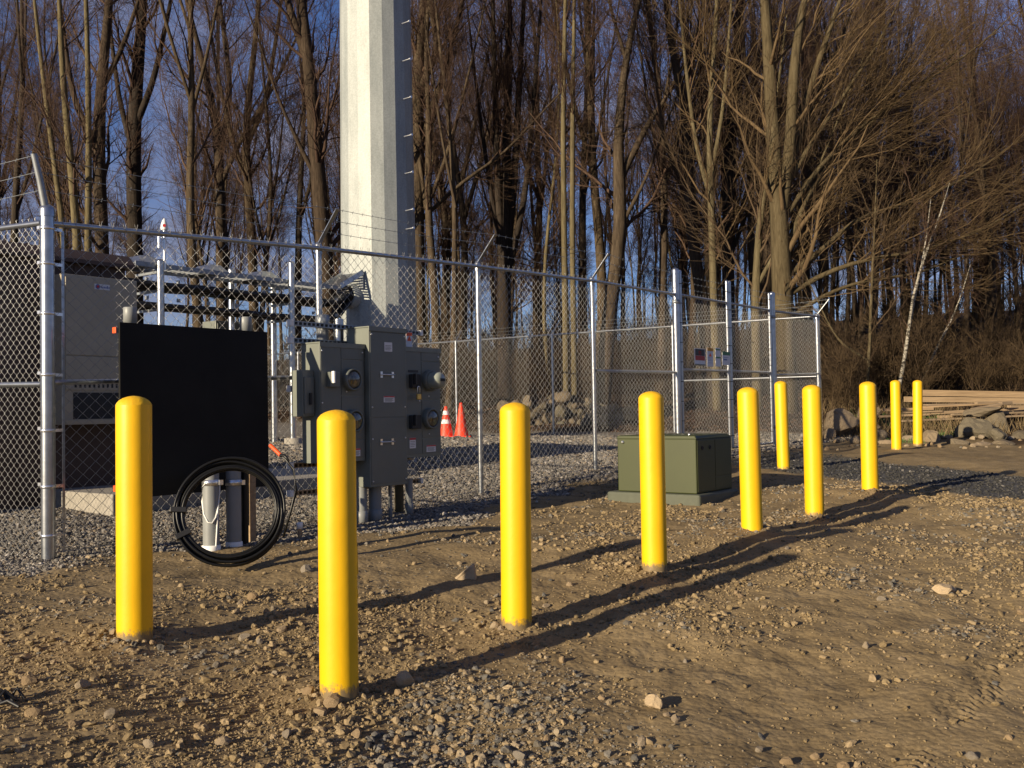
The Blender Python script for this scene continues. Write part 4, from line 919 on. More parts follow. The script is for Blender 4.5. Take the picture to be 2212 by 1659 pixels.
# warning label on the strut behind
qa, qb, q0, q1 = quad(878, 717, 891, 750, .36)
wl = thing('warning_label', FP(qa, .36, q0), 'white and orange warning label behind the tall cabinet', 'sign')
mb = MB(); mb.fbox(qa, qb, .352, .356, q0, q1); part('panel', mb, 'sticker_white', wl)
mb = MB(); mb.fbox(qa, qb, .3565, .358, q1 - (q1 - q0) * .25, q1 - .003); part('orange_header', mb, 'orange', wl)
mb = MB(); c_ = (qa + qb) / 2; zz = q0 + (q1 - q0) * .55; v = [FP(c_ - .03, .3585, zz - .02), FP(c_ + .03, .3585, zz - .02), FP(c_, .3585, zz + .03)]
mb.add(v + [p_ + N * .001 for p_ in v], [(0, 1, 2), (5, 4, 3), (0, 3, 4, 1), (1, 4, 5, 2), (2, 5, 3, 0)]); part('warning_triangle', mb, 'orange', wl)
# strut rack carrying the cabinets
rack = thing('strut_rack', FP(2.5, .28, gz(2.5, .28)), 'rack of slotted steel struts with white end caps behind the meter cabinets', 'rack')
for (y, xr, mt) in ((698, 905, 'zinc_dull'), (735, 885, 'zinc_dull'), (840, 700, 'zinc_dull'), (1006, 890, 'rust_strut'), (1066, 906, 'rust_strut')):
    t0p, z = onf(630, y, .28); t1p, _ = onf(xr, y, .28)
    mb = MB(); mb.fbox(t0p, t1p, .262, .30, z + .012, z + .021); mb.fbox(t0p, t1p, .262, .30, z - .021, z - .012); mb.fbox(t0p, t1p, .258, .262, z - .021, z + .021)
    for tt in np.arange(t0p, t1p - .03, .05): mb.fbox(tt, tt + .018, .262, .2985, z - .012, z + .012)
    s_ = part('strut', mb, mt, rack)
    mb = MB(); mb.fbox(t0p - .035, t0p + .004, .25, .308, z - .028, z + .028); part('end_cap', mb, 'white_plastic', rack, .004)
    if xr > 900: mb = MB(); mb.fbox(t1p - .004, t1p + .03, .25, .308, z - .028, z + .028); part('end_cap', mb, 'white_plastic', rack, .004)
for x, r, mt in ((864, .045, 'bark_olive'), (738, .045, 'galvanised')):
    t, z = onf(x, 1090, .22); mb = MB(); mb.tube([FP(t, .21, gz(t, .21) - .2), FP(t, .21, onf(x, 690 if x < 800 else 712, .21)[1])], r, 14); part('support_post', mb, mt, rack)
# conduits coming out of the ground under the cabinets
for x0, x1, yt, d, mt, lab in ((770, 793, 1040, .46, 'pvc_grey', 'thick grey conduit under the meter bank edge'), (797, 824, 1040, .46, 'pvc_grey', 'thick grey conduit rising into the tall cabinet'),
                          (839, 847, 1040, .42, 'pvc_grey', 'thin grey conduit under the tall cabinet'), (876, 892, 1040, .40, 'pvc_grey', 'grey conduit with a coupling at the cabinet corner')):
    t, _z = onf((x0 + x1) / 2, 1090, d); Yd = FP(t, d)[1]; r = (x1 - x0) / 2 * Yd / F; zt_ = onf((x0 + x1) / 2, yt, d)[1]; z0 = gz(t, d)
    o = thing('conduit', FP(t, d, z0), lab, 'conduit', 'conduits below the cabinets')
    mb = MB(); mb.tube([FP(t, d, z0 - .25), FP(t, d, zt_ + .03)], r, 18); part('pipe', mb, mt, o)
    mb = MB(); mb.lathe([(r, 0), (r * 1.14, .004), (r * 1.14, .10), (r, .104)], FP(t, d, z0 + .02), 18); part('coupling', mb, mt, o)
# conduit with cap that stands against the line post
t, z = onf(697, 715, .12); Yd = FP(t, .12)[1]
o = thing('conduit', FP(t, .12, gz(t, .12)), 'grey capped conduit rising behind the struts at the fence post', 'conduit', 'conduits by the fence')
mb = MB(); mb.tube([FP(t, .12, gz(t, .12) - .2), FP(t, .12, onf(697, 692, .12)[1])], .055, 18); part('pipe', mb, 'pvc_grey', o)
mb = MB(); ztp = onf(697, 682, .12)[1]; mb.lathe([(.057, -.12), (.066, -.118), (.066, 0), (.05, .008), (.001, .008)], FP(t, .12, ztp), 20); part('cap', mb, 'zinc_dull', o)

# ================================================================== BLACK BOARD, PIPES, COIL
BDD = .40; ba, bb, bz0, bz1 = quad(258.6, 695.6, 581, 1050, BDD)
board = thing('equipment_board', FP((ba + bb) / 2, BDD, gz(1, .5)), 'large matte black plywood board in front of the fence', 'board')
mb = MB(); mb.fbox(ba, bb, BDD - .02, BDD, bz0, bz1); part('panel', mb, 'black_board', board, .002)
for zf in (.06, .955):
    zz = bz0 + (bz1 - bz0) * zf; mb = MB(); mb.fbox(ba - .012, bb + .0, BDD - .065, BDD - .021, zz - .02, zz + .02); part('rear_strut', mb, 'zinc_dull', board)
    mb = MB(); mb.fbox(ba - .020, ba - .012, BDD - .066, BDD - .020, zz - .022, zz + .022); part('end_cap', mb, 'orange' if zf > .5 else 'orange', board, .003)
for x, yt, lab in ((281, 664, 'capped grey pipe sticking up behind the near edge of the black board'), (531, 685, 'capped grey pipe sticking up behind the far edge of the black board')):
    d = BDD - .13; t, z = onf(x, yt, d); z0 = gz(t, d)
    o = thing('board_pipe', FP(t, d, z0), lab, 'pipe', 'pipes that carry the board')
    mb = MB(); mb.tube([FP(t, d, z0 - .25), FP(t, d, z - .08)], .041, 20); part('pipe', mb, 'pvc_grey', o)
    mb = MB(); mb.lathe([(.042, -.12), (.049, -.118), (.049, -.004), (.046, 0), (.001, 0)], FP(t, d, z), 24); part('coupling', mb, 'pvc_grey', o)
PD = .64
for x, w, yt, mt, lab in ((455, 35, 1010, 'pvc_grey', 'sunlit grey conduit inside the coil with a white strap'), (504, 32, 1012, 'pvc_grey', 'shaded grey conduit inside the coil beside the sunlit one')):
    t, zt_ = onf(x, yt, PD); z0 = gz(t, PD); Yd = FP(t, PD)[1]; r = w / 2 * Yd / F
    o = thing('conduit', FP(t, PD, z0), lab, 'conduit', 'conduits below the board')
    mb = MB(); mb.tube([FP(t, PD, z0 - .25), FP(t, PD, zt_)], r, 22); part('pipe', mb, mt, o)
    zc = onf(x, 1042, PD)[1]; mb = MB(); mb.lathe([(r, -.022), (r + .004, -.022), (r + .004, .022), (r, .022)], FP(t, PD, zc), 24); mb.fbox(t + r * .3, t + r * .3 + .03, PD + r * .85, PD + r + .025, zc - .018, zc + .018); part('pipe_clamp', mb, 'aluminium', o)
    mb = MB(); mb.lathe([(r, 0), (r * 1.14, .004), (r * 1.14, .08), (r, .084)], FP(t, PD, z0 - .03), 22); part('coupling', mb, 'white_plastic', o)
    if x == 455:
        c = FP(t, PD, zc); vv_ = -c * np.array([1, 1, 0]); vv_ /= np.linalg.norm(vv_); sx = np.array([vv_[1] * -1, vv_[0], 0])
        def sp(u_, w_, z_): return c + sx * (-u_) * r + vv_ * (math.sqrt(max(0, 1 - min(1, u_ * u_))) * r + .006 + w_) + ZZ * z_
        pts = [sp(-1.05, 0, .0), sp(-1.0, .0, -.08), sp(-.8, .0, -.2), sp(-.55, .0, -.26), sp(-.1, .0, -.30), sp(.4, 0, -.29), sp(.85, 0, -.23), sp(1.02, 0, -.14), sp(.95, 0, -.03), sp(.6, 0, .0)]
        if np.dot(sx, np.array([1, 0, 0])) > 0: pass
        mb = MB(); mb.tube(np.array(pts), [.006, .007, .007, .006, .006, .005, .006, .007, .006, .005], 6); mb.tube([sp(-.8, .004, -.20), sp(-.72, .004, -.31), sp(-.62, .006, -.40), sp(-.55, .012, -.47)], .006, 6); part('hanging_strap', mb, 'white_tape', o)
t, _z = onf(529, 1100, PD - .02); z0 = gz(t, PD)
mb = MB(); mb.tube([FP(t, PD - .02, z0 - .2), FP(t, PD - .02, onf(529, 1010, PD)[1])], .028, 12); solo('conduit', mb, 'black_poly', FP(t, PD - .02, z0), 'slim black conduit inside the coil', 'conduit', 'conduits below the board')
t, _z = onf(543, 1100, PD - .1)
mb = MB(); mb.fbox(t - .03, t + .03, PD - .12, PD - .08, z0 - .2, onf(543, 1010, PD)[1]); solo('wooden_stake', mb, 'lumber', FP(t, PD - .1, z0), 'dull wooden stake behind the coil', 'stake')
# coil of conduit leaning on the pipes
cc = P(497, 1105, 6.62); cn = -cc + np.array([0, 0, CZ]); cn = cn / np.linalg.norm(cn); cn[2] += .16; cn /= np.linalg.norm(cn)
ca_ = np.cross(ZZ, cn); ca_ /= np.linalg.norm(ca_); cb_ = np.cross(cn, ca_)
R0 = 118 * 6.62 / F
coil = thing('conduit_coil', cc - ZZ * R0, 'coil of shiny black conduit leaning against the pipes under the black board', 'coil')
rg = np.random.default_rng(11); a = np.linspace(0, 2 * math.pi, 65)
k = 0
for ring_r in (0, 1, 2, 3):
    for lay in (0, 1, 2):
        rad = R0 - .012 - ring_r * .0195 + rg.normal(0, .003); off = (lay - 1) * .021 + rg.normal(0, .002); ph = rg.random() * 6.28
        pts = [cc + (rad + .006 * math.sin(2 * q + ph)) * (math.cos(q) * ca_ + math.sin(q) * cb_) + cn * (off + .008 * math.sin(q + ph)) for q in a]
        mb = MB(); mb.tube(np.array(pts), .0105, 8, False); part('turn', mb, 'black_poly', coil); k += 1
for q in (math.radians(176), math.radians(205)):
    c = cc + (R0 - .04) * (math.cos(q) * ca_ + math.sin(q) * cb_); rd = math.cos(q) * ca_ + math.sin(q) * cb_; tg = np.cross(cn, rd)
    mb = MB(); mb.box(c, (.052, .018, .044), (rd, tg, cn)); part('binding_tape', mb, 'black_cable', coil, .004)
tail = [P(612, 1160, 6.62), P(624, 1120, 6.6), P(640, 1060, 6.6), P(634, 1015, 6.6), P(618, 993, 6.62), P(606, 984, 6.64)]
mb = MB(); tl = np.array(tail); mb.tube(np.array([tl[0] + (tl[1] - tl[0]) * 0] + list(tl)), .0085, 8); part('loose_end', mb, 'black_poly', coil)
mb = MB(); mb.tube([P(608, 985, 6.64), P(598, 975, 6.66), P(584, 962, 6.70)], .014, 10); part('orange_sleeve', mb, 'orange', coil)
mb = MB(); mb.tube([P(606, 984, 6.64), P(614, 984, 6.62), P(620, 990, 6.6), P(625, 996, 6.6)], [.014, .012, .009, .004], 8); part('fitting', mb, 'black_poly', coil)
# white stub pipe
p = pground(648, 1168); mb = MB()
stub = thing('stub_pipe', p, 'short white plastic pipe stub standing in the dirt by the coil', 'pipe')
mb.tube([p - ZZ * .1, p + ZZ * .11], .019, 14); part('pipe', mb, 'lumber', stub)
mb = MB(); mb.lathe([(.020, 0), (.025, .002), (.025, .048), (.022, .052), (.001, .052)], p + ZZ * .088, 16); part('cap', mb, 'white_plastic', stub)
# cable end lying at the left edge
p = pground(22, 1515); cb2 = thing('cable_end', p, 'frayed black cable end lying in the dirt at the left edge', 'cable')
rg = np.random.default_rng(5)
for k in range(9):
    s = p + np.array([rg.normal(-.06, .04), rg.normal(0, .03), .012]); e = s + np.array([rg.uniform(.04, .11), rg.normal(0, .03), 0])
    mb = MB(); mb.tube([s, (s + e) / 2 + ZZ * rg.uniform(.02, .05), e], .007, 6); part('strand', mb, 'black_cable', cb2)

# ================================================================== TRANSFORMER
tcor = P(1506, 1085, 10.0); tt0, td0 = td(tcor[0], tcor[1]); tz = g(tcor[0], tcor[1])
tr = thing('pad_transformer', FP(tt0 + .43, td0 - .46, tz), 'olive green pad-mounted transformer box on a grey base', 'transformer')
z_pad = P(1506, 1068, 10.0)[2]; z_top = P(1506, 941, 10.0)[2]
mb = MB(); mb.fbox(tt0 - .06, tt0 + .90, td0 - 1.04, td0 + .06, tz - .2, z_pad); part('base_pad', mb, 'pad_polymer', tr, .025)
mb = MB()
sec = [(td0, z_pad), (td0, z_top - .02), (td0 - .03, z_top), (td0 - .93, z_top), (td0 - .93, z_pad)]
secb = [(td0, z_pad), (td0, z_top - .10), (td0 - .10, z_top), (td0 - .93, z_top), (td0 - .93, z_pad)]
v = [FP(tt0, d, z) for d, z in sec] + [FP(tt0 + .40, d, z) for d, z in sec]
mb.fbox(tt0, tt0 + .86, td0 - .93, td0 - .0, z_pad + .002, z_top - .035); tank = part('tank', mb, 'transformer_green', tr, .010)
mb = MB(); v = [FP(tt0 - .012, td0 + .012, z_top - .036), FP(tt0 + .872, td0 + .012, z_top - .036), FP(tt0 + .872, td0 - .942, z_top - .036), FP(tt0 - .012, td0 - .942, z_top - .036),
     FP(tt0 + .0, td0 - .01, z_top), FP(tt0 + .84, td0 - .04, z_top), FP(tt0 + .84, td0 - .90, z_top), FP(tt0 + .0, td0 - .92, z_top)]
mb.add(v, [(0, 1, 5, 4), (1, 2, 6, 5), (2, 3, 7, 6), (3, 0, 4, 7), (4, 5, 6, 7), (3, 2, 1, 0)]); part('sloped_lid', mb, 'transformer_green', tr, .008)
mb = MB(); mb.fbox(tt0 + .02, tt0 + .43, td0 + .0005, td0 + .006, z_pad + .02, z_top - .05); part('door', mb, 'transformer_green', tr, .003)
mb = MB(); mb.fbox(tt0 + .44, tt0 + .84, td0 + .0005, td0 + .006, z_pad + .16, z_top - .05); part('door', mb, 'transformer_green', tr, .003)
mb = MB(); mb.fbox(tt0 + .44, tt0 + .84, td0 + .0005, td0 + .005, z_pad + .02, z_pad + .152); part('sill_panel', mb, 'transformer_green', tr, .003)
for t in (tt0 + .13, tt0 + .31):
    mb = MB(); mb.lathe([(.022, 0), (.022, .009), (.014, .009), (.014, .004)], FP(t, td0 + .004, z_top - .13), 16, N); part('bolt_recess', mb, 'dark_gap', tr)
mb = MB(); nl = np.array([-.6, -.8, 0]); mb.lathe([(.018, 0), (.018, .012), (.008, .018)], FP(tt0 - .001, td0 - .86, z_top - .07), 12, nl); part('lifting_boss', mb, 'aluminium', tr)
mb = MB(); mb.lathe([(.012, 0), (.012, .012), (.004, .016)], FP(tt0 + .25, td0 - .2, z_top), 10); part('lid_bolt', mb, 'aluminium', tr)

# ================================================================== LUMBER PILE AND BOULDERS
PLK = [(1030, 838, 2700, 868, 52, 20.9, 21.3, .022), (940, 908, 2700, 926, 46, 20.75, 21.1, .022), (1140, 992, 2600, 918, 14, 20.45, 20.9, .08), (710, 1022, 1240, 1008, 22, 20.3, 20.4, .06),
       (1160, 968, 2500, 948, 15, 20.6, 20.8, .09), (1210, 1056, 2600, 985, 24, 20.3, 20.7, .07), (880, 1052, 1330, 1035, 14, 20.2, 20.3, .07), (1310, 1095, 2650, 1004, 24, 20.15, 20.6, .08),
       (650, 1092, 1200, 1068, 18, 20.1, 20.2, .07), (1450, 1072, 2400, 1042, 16, 20.0, 20.3, .06), (900, 1140, 2650, 1062, 16, 19.9, 20.4, .10), (1700, 948, 1960, 938, 20, 20.2, 20.3, .05),
       (1960, 952, 2070, 945, 24, 20.2, 20.3, .05), (2050, 985, 2650, 978, 20, 20.1, 20.3, .06), (1660, 1018, 1960, 962, 24, 19.85, 19.95, .05), (1720, 1062, 1950, 995, 26, 19.75, 19.85, .05)]
PL = {0: 'long pale board standing on edge on top of the lumber pile', 1: 'second broad board below the top one of the lumber pile', 10: 'lowest long board of the lumber pile', 14: 'short orange-brown offcut lying askew on the lumber', 15: 'short grey offcut lying askew on the lumber'}
def cp(x, y): return (2600 + x / 3.331) * .67770, (1000 + y / 3.331) * .67770
for i, (xl, yl, xr, yr, th_, Yl, Yr, dep) in enumerate(PLK):
    A = P(*cp(xl, yl), Yl); B = P(*cp(xr, yr), Yr); th_ = th_ * 1.25 / 3.331 * .6777 * Yl / F
    ax = B - A; L = np.linalg.norm(ax); ax /= L; sidev = np.cross(ZZ, ax); sidev /= np.linalg.norm(sidev); up = np.cross(ax, sidev); c = (A + B) / 2
    mb = MB(); mb.box(np.zeros(3), (L / 2, dep, th_ / 2))
    o = put('plank', mb.mesh('plank'), 'lumber', None, .004); o.matrix_world = Matrix(((ax[0], sidev[0], up[0], c[0]), (ax[1], sidev[1], up[1], c[1]), (ax[2], sidev[2], up[2], c[2]), (0, 0, 0, 1)))
    o['label'] = PL.get(i, 'weathered board within the lumber pile'); o['category'] = 'plank'; o['group'] = 'planks of the lumber pile'
def boulder(x0, y0, x1, y1, Y, seed, label, group='boulders at the edge of the clearing', mat='boulder', sink=.12, sub=3):
    a_ = P(x0, y1, Y); b_ = P(x1, y0, Y); w = abs(b_[0] - a_[0]) / 2; h = abs(b_[2] - a_[2]) / 2
    me = rock_mesh('boulder', seed, sub, 12, mat, (1, 1, 1)); o = bpy.data.objects.new('boulder', me); COL.objects.link(o)
    rg = np.random.default_rng(seed); o.scale = (w * 1.15, w * rg.uniform(.7, 1.0), h * 1.2); o.rotation_euler = (rg.normal(0, .1), rg.normal(0, .12), rg.normal(0, .5))
    o.location = ((a_[0] + b_[0]) / 2, Y, (a_[2] + b_[2]) / 2 - h * sink); 
    if 'bank' in label: o.location[2] = g(o.location[0], Y) + h * .5
    o['label'] = label; o['category'] = 'boulder'; o['group'] = group
for i, (x0, y0, x1, y1, Y, lab) in enumerate([(1782, 882, 1852, 936, 19.6, 'broad flat-topped tan boulder against the end fence post'), (1842, 872, 1908, 912, 20.6, 'sloping tan boulder behind the flat-topped one'), (1846, 930, 1912, 962, 18.9, 'low pale slab of rock by the drive'),
        (1818, 832, 1842, 850, 21.0, 'small pointed stone on the bank'), (1775, 925, 1806, 950, 19.3, 'round stone under the flat-topped boulder'), (1895, 950, 1940, 968, 18.3, 'flat pale stone behind a bollard'),
        (1990, 925, 2035, 966, 18.6, 'brown boulder in the shade of the lumber'), (2060, 895, 2140, 962, 18.9, 'big grey-green boulder under the lumber pile'), (2128, 888, 2182, 950, 19.3, 'tall grey-green boulder beside the big one'), (2078, 878, 2165, 898, 19.4, 'flat slab of stone laid on the boulders'),
        (2044, 946, 2092, 968, 17.9, 'dark rounded stone on the ground'), (2100, 953, 2146, 970, 17.8, 'pale flat stone on the ground by the boulders'), (2136, 925, 2180, 955, 18.3, 'split grey boulder with a dark cleft'), (2145, 950, 2190, 968, 18.0, 'small grey stone at the foot of the boulders'),
        (1945, 938, 1992, 966, 18.9, 'brown rock between two bollards'), (2180, 930, 2230, 965, 18.8, 'mossy rock at the edge of the grass'), (1860, 905, 1900, 935, 19.8, 'tan rock under the board ends'), (1835, 940, 1862, 962, 18.7, 'small brown stone beside the low slab')]):
    boulder(x0, y0, x1, y1, Y, 300 + i, lab, mat='boulder' if i in (7, 8, 9, 10, 12, 13, 15) else 'boulder_tan')
rg = np.random.default_rng(33)
for i in range(46):
    x = rg.uniform(1778, 2235); y = rg.uniform(936, 972); o = stone(x, y, rg.uniform(9, 24), i); o['label'] = 'small rubble stone along the edge of the clearing by the boulders'; o['group'] = 'rubble along the clearing edge'
# heap of field stones behind the back fence
rg = np.random.default_rng(21)
WM = [rock_mesh('field_stone', 500 + i, 2, 10, 'boulder', (1, .85, .75)) for i in range(6)]
for i in range(120):
    u_ = rg.uniform(0, 1); x = 1070 + 290 * u_ + rg.normal(0, 8); Y = 27.2 + rg.uniform(-.5, 1.0) - u_ * 2.4
    hmax = 74 * (1 - abs(u_ - .45) * .9) ; y = 925 - hmax * rg.uniform(0, 1) ** 1.2
    s = rg.uniform(9, 21) * Y / F; p = P(x, y, Y + (925 - y) / 74 * .9)
    o = bpy.data.objects.new('field_stone', WM[i % 6]); COL.objects.link(o); o.location = tuple(p); o.scale = (s, s, s * rg.uniform(.7, 1)); o.rotation_euler = tuple(rg.uniform(0, 6.28, 3))
    o['label'] = 'grey field stone in the heap behind the back fence'; o['category'] = 'stone'; o['group'] = 'stone heap behind the back fence'
mb = MB(); hv = []; 
# earth core of the heap so that no stone floats
pa = P(1085, 905, 28.3); pb_ = P(1340, 905, 26.0)
for k in range(9):
    f = k / 8; c = pa + (pb_ - pa) * f; hgt = .75 * (1 - abs(f - .45) * .9)
    hv.append((c, hgt))
core_v = []; core_f = []
for k, (c, hgt) in enumerate(hv):
    zb0 = float(G0(np.array([c[0]]), np.array([c[1]]))[0]) - .1; nb = np.array([.55, .83, 0])
    core_v += [c * [1, 1, 0] - nb * .9 + ZZ * zb0, c * [1, 1, 0] - nb * .15 + ZZ * (zb0 + hgt * .9), c * [1, 1, 0] + nb * .7 + ZZ * (zb0 + hgt * .9), c * [1, 1, 0] + nb * 1.6 + ZZ * (zb0)]
    if k:
        q = k * 4
        for j in range(3): core_f.append((q - 4 + j, q - 4 + j + 1, q + j + 1, q + j))
mb.add(core_v, core_f); core = put('earth_mound', mb.mesh('earth_mound'), 'bark_dark'); core['kind'] = 'structure'

# ================================================================== TREES
def unit(v): return v / (np.linalg.norm(v, axis=-1, keepdims=True) + 1e-9)
def resample(pts, n):
    pts = np.asarray(pts, float); s = np.concatenate([[0], np.cumsum(np.linalg.norm(np.diff(pts[:, :3], axis=0), axis=1))]); q = np.linspace(0, s[-1], n)
    out = np.stack([np.interp(q, s, pts[:, i]) for i in range(pts.shape[1])], 1)
    for _ in range(1): out[1:-1] = out[1:-1] * .5 + (out[:-2] + out[2:]) * .25
    return out, s[-1]
def spawn(rg, Pp, Rp, Lp, K, tr, ang, lf, trop, wig, m, rf, rmin, bias=None):
    Bn, n, _ = Pp.shape; idx = rg.choice(Bn, K, p=Lp / Lp.sum()); t = tr[0] + (tr[1] - tr[0]) * rg.random(K)
    f = t * (n - 1); i = np.minimum(f.astype(int), n - 2); fr = (f - i)[:, None]
    p0 = Pp[idx, i] * (1 - fr) + Pp[idx, i + 1] * fr; T = unit(Pp[idx, i + 1] - Pp[idx, i]); r0 = Rp[idx, i] * (1 - fr[:, 0]) + Rp[idx, i + 1] * fr[:, 0]
    rnd = rg.normal(size=(K, 3))
    if bias is not None: rnd += bias
    perp = unit(rnd - (rnd * T).sum(1, keepdims=True) * T); a = np.radians(np.clip(rg.normal(ang[0], ang[1], K), 8, 100))[:, None]
    D = T * np.cos(a) + perp * np.sin(a); L = lf(t, Lp[idx], rg)
    s = np.linspace(0, 1, m)
    pts = p0[:, None] + D[:, None] * (L[:, None] * s)[:, :, None]
    pts[:, :, 2] += trop * L[:, None] * s ** 2
    w = np.cumsum(rg.normal(size=(K, m, 3)), axis=1); w -= w[:, :1]; pts += w * (wig * L)[:, None, None] / math.sqrt(m)
    r1 = np.minimum(r0 * rf, .9 * r0); R_ = np.maximum(r1[:, None] * (1 - .82 * s[None]), rmin)
    return pts, R_, L
def merge(parts_):
    V = []; Q = []; n = 0
    for v, q in parts_: V.append(v); Q.append(q + n); n += len(v)
    return np.vstack(V), np.vstack(Q)
def tree_meshes(stems, seed, k1=36, k2=280, k3=1900, ang1=(34, 10), len1=(1.6, 4.2), low=.25, trop=.18, bias=None, tw=.0034, k0=0):
    """stems: list of arrays (n,4): x, y, z, radius"""
    rg = np.random.default_rng(seed); n = 16
    st = [resample(s, n) for s in stems]; Ps = np.stack([s[0][:, :3] for s in st]); Rs = np.stack([s[0][:, 3] for s in st]); Ls = np.array([s[1] for s in st])
    trunk = batch_tubes(Ps, Rs, 9)
    l1 = lambda t, L, r: r.uniform(len1[0], len1[1], len(t)) * (1.15 - .55 * t)
    P1, R1, L1 = spawn(rg, Ps, Rs, Ls, k1, (low, .98), ang1, l1, trop, .055, 8, .34, .007, bias)
    l2 = lambda t, L, r: L * r.uniform(.25, .62, len(t)) * (1.1 - .5 * t)
    P2, R2, L2 = spawn(rg, P1, R1, L1, k2, (.12, .98), (36, 12), l2, trop * .8, .06, 5, .46, .0048, bias)
    P12 = P2; l3 = lambda t, L, r: np.clip(L * r.uniform(.3, .8, len(t)), .22, 1.1)
    P3, R3, L3 = spawn(rg, P2, R2, L2, k3, (.1, 1.0), (38, 14), l3, trop * .5, .07, 4, .55, tw, bias)
    nb = int(k3 * .25); P4, R4, L4 = spawn(rg, Ps, Rs, Ls, max(6, nb // 18), (.1, 1.0), (60, 18), lambda t, L, r: r.uniform(.4, 1.5, len(t)), .1, .10, 5, .12, tw)
    crown = merge([batch_tubes(P1, R1, 5), batch_tubes(P2, R2, 3), batch_tubes(P3, R3, 3), batch_tubes(P4, R4, 3)])
    return mesh_np('trunk', *trunk), mesh_np('crown', *crown)
def tree(name, loc, meshes, label, group, mb_='bark_brown', mt='bark_twig', rz=0, sc=1.0):
    o = thing(name, loc, label, 'tree', group); o.rotation_euler = (0, 0, rz); o.scale = (sc, sc, sc)
    put('trunk', meshes[0], mb_, o); put('crown', meshes[1], mt, o); return o
# ---- single trees one can recognise: stems given as picture columns at the tree's own distance
def px_tree(Y, stems, seed, label, bark_='bark_brown', twig='bark_twig', name='bare_tree', grow=4.0, **kw):
    main = stems[0]; base = P(main[0][0], main[0][1], Y); gx, gy = base[0], base[1]; gz_ = g(gx, gy); out = []
    rg = np.random.default_rng(seed + 900)
    for si, s in enumerate(stems):
        pts = []; yoff = 0 if si == 0 else rg.uniform(-.5, .5)
        for k, (x, y, w) in enumerate(s):
            p = P(x, y, Y + yoff * min(1, k / 2)); pts.append([p[0] - gx, p[1] - gy, p[2] - gz_, w / 2 * Y / F])
        if si == 0 or len(s) and s[0][1] > 500 and s[0] != main[0] and kw.get('multi'):
            b0 = pts[0]; pts.insert(0, [b0[0] * 1.0, b0[1], -.15, b0[3] * 1.12]) if b0[2] > .2 else None
        l = pts[-1]; q = pts[-2]; d = unit(np.array(l[:3]) - np.array(q[:3])); d = unit(d + np.array([0, 0, .3]))
        e = np.array(l[:3]) + d * grow; pts.append([*e, max(.02 if l[3] > .06 else .007, l[3] * .3)])
        out.append(np.array(pts))
    kw.pop('multi', None)
    ms = tree_meshes(out, seed, **kw)
    return tree(name, (gx, gy, gz_), ms, label, 'recognisable trees at the edge of the wood', bark_, twig)
px_tree(31, [[(222, 560, 29), (212, 330, 27), (216, 200, 24), (232, 60, 19), (240, -60, 14)], [(212, 310, 17), (175, 262, 14), (150, 170, 12), (128, 0, 9)], [(216, 200, 14), (262, 110, 11), (300, 0, 8)]], 1, 'stout bare tree with a lit lower trunk behind the corner of the fence')
px_tree(34, [[(292, 570, 32), (287, 300, 31), (298, 140, 26), (312, -40, 18)], [(290, 280, 16), (330, 180, 13), (362, 40, 9)], [(288, 330, 14), (258, 220, 11), (240, 80, 8)]], 2, 'dark stout bare tree between the antenna mast and the left trees', 'bark_dark')
px_tree(28, [[(168, 520, 18), (152, 340, 16), (136, 180, 13), (128, 0, 10)], [(190, 520, 15), (192, 330, 13), (190, 120, 11), (184, -40, 8)], [(140, 520, 13), (110, 300, 11), (80, 60, 8)]], 3, 'clump of three slim bare stems above the corner post', 'bark_olive', multi=True)
px_tree(36, [[(478, 610, 23), (475, 380, 22), (468, 260, 18), (436, 130, 13), (402, 0, 9)], [(474, 340, 14), (500, 200, 12), (482, 60, 9), (470, -40, 7)], [(476, 400, 12), (520, 300, 10), (590, 190, 8)]], 4, 'forked bare tree above the middle of the cable bridge')
px_tree(33, [[(548, 640, 21), (541, 450, 20), (526, 300, 17), (545, 150, 13), (562, -20, 9)], [(538, 400, 12), (500, 300, 10), (470, 160, 8)], [(530, 320, 13), (575, 220, 11), (600, 60, 8)]], 5, 'bare tree dividing into a V above the cable bridge')
px_tree(29, [[(708, 640, 37), (693, 450, 35), (678, 270, 31), (668, 140, 26), (650, 0, 20)], [(664, 130, 20), (632, 40, 17), (612, -30, 14)], [(690, 400, 12), (640, 300, 9), (600, 210, 6)]], 6, 'thick tawny leaning trunk just left of the big steel pole')
px_tree(30, [[(906, 680, 30), (900, 460, 30), (905, 310, 27), (899, 150, 24), (918, 0, 20)], [(900, 330, 18), (940, 220, 15), (975, 100, 12), (1000, 0, 8)], [(902, 200, 16), (948, 110, 14), (930, 20, 10)], [(905, 480, 10), (990, 400, 8), (1090, 330, 6)]], 7, 'thick bare tree with gnarled limbs just right of the big steel pole')
px_tree(40, [[(962, 700, 20), (966, 520, 19), (950, 380, 13), (925, 250, 9)], [(966, 500, 14), (1000, 380, 11), (1030, 250, 8)]], 8, 'low forking bare tree seen over the top rail past the pole')
px_tree(38, [[(1000, 720, 17), (1005, 500, 15), (985, 350, 11), (960, 200, 8)], [(1003, 470, 11), (1045, 330, 8), (1075, 200, 6)]], 9, 'slim forked tree beside the low forking one')
px_tree(32, [[(1092, 860, 36), (1088, 620, 30), (1092, 420, 22), (1098, 200, 17), (1100, 0, 12)], [(1090, 640, 20), (1076, 420, 17), (1070, 220, 13), (1064, 0, 9)], [(1094, 560, 19), (1112, 380, 17), (1122, 180, 13), (1132, 0, 9)], [(1096, 600, 16), (1134, 430, 13), (1152, 230, 10), (1168, 20, 7)], [(1090, 600, 13), (1058, 400, 10), (1030, 200, 7)]], 10, 'dark many-stemmed tree fanning upward like a broom', 'bark_dark', 'bark_twig', k1=60, ang1=(20, 8), k2=340, k3=1800)
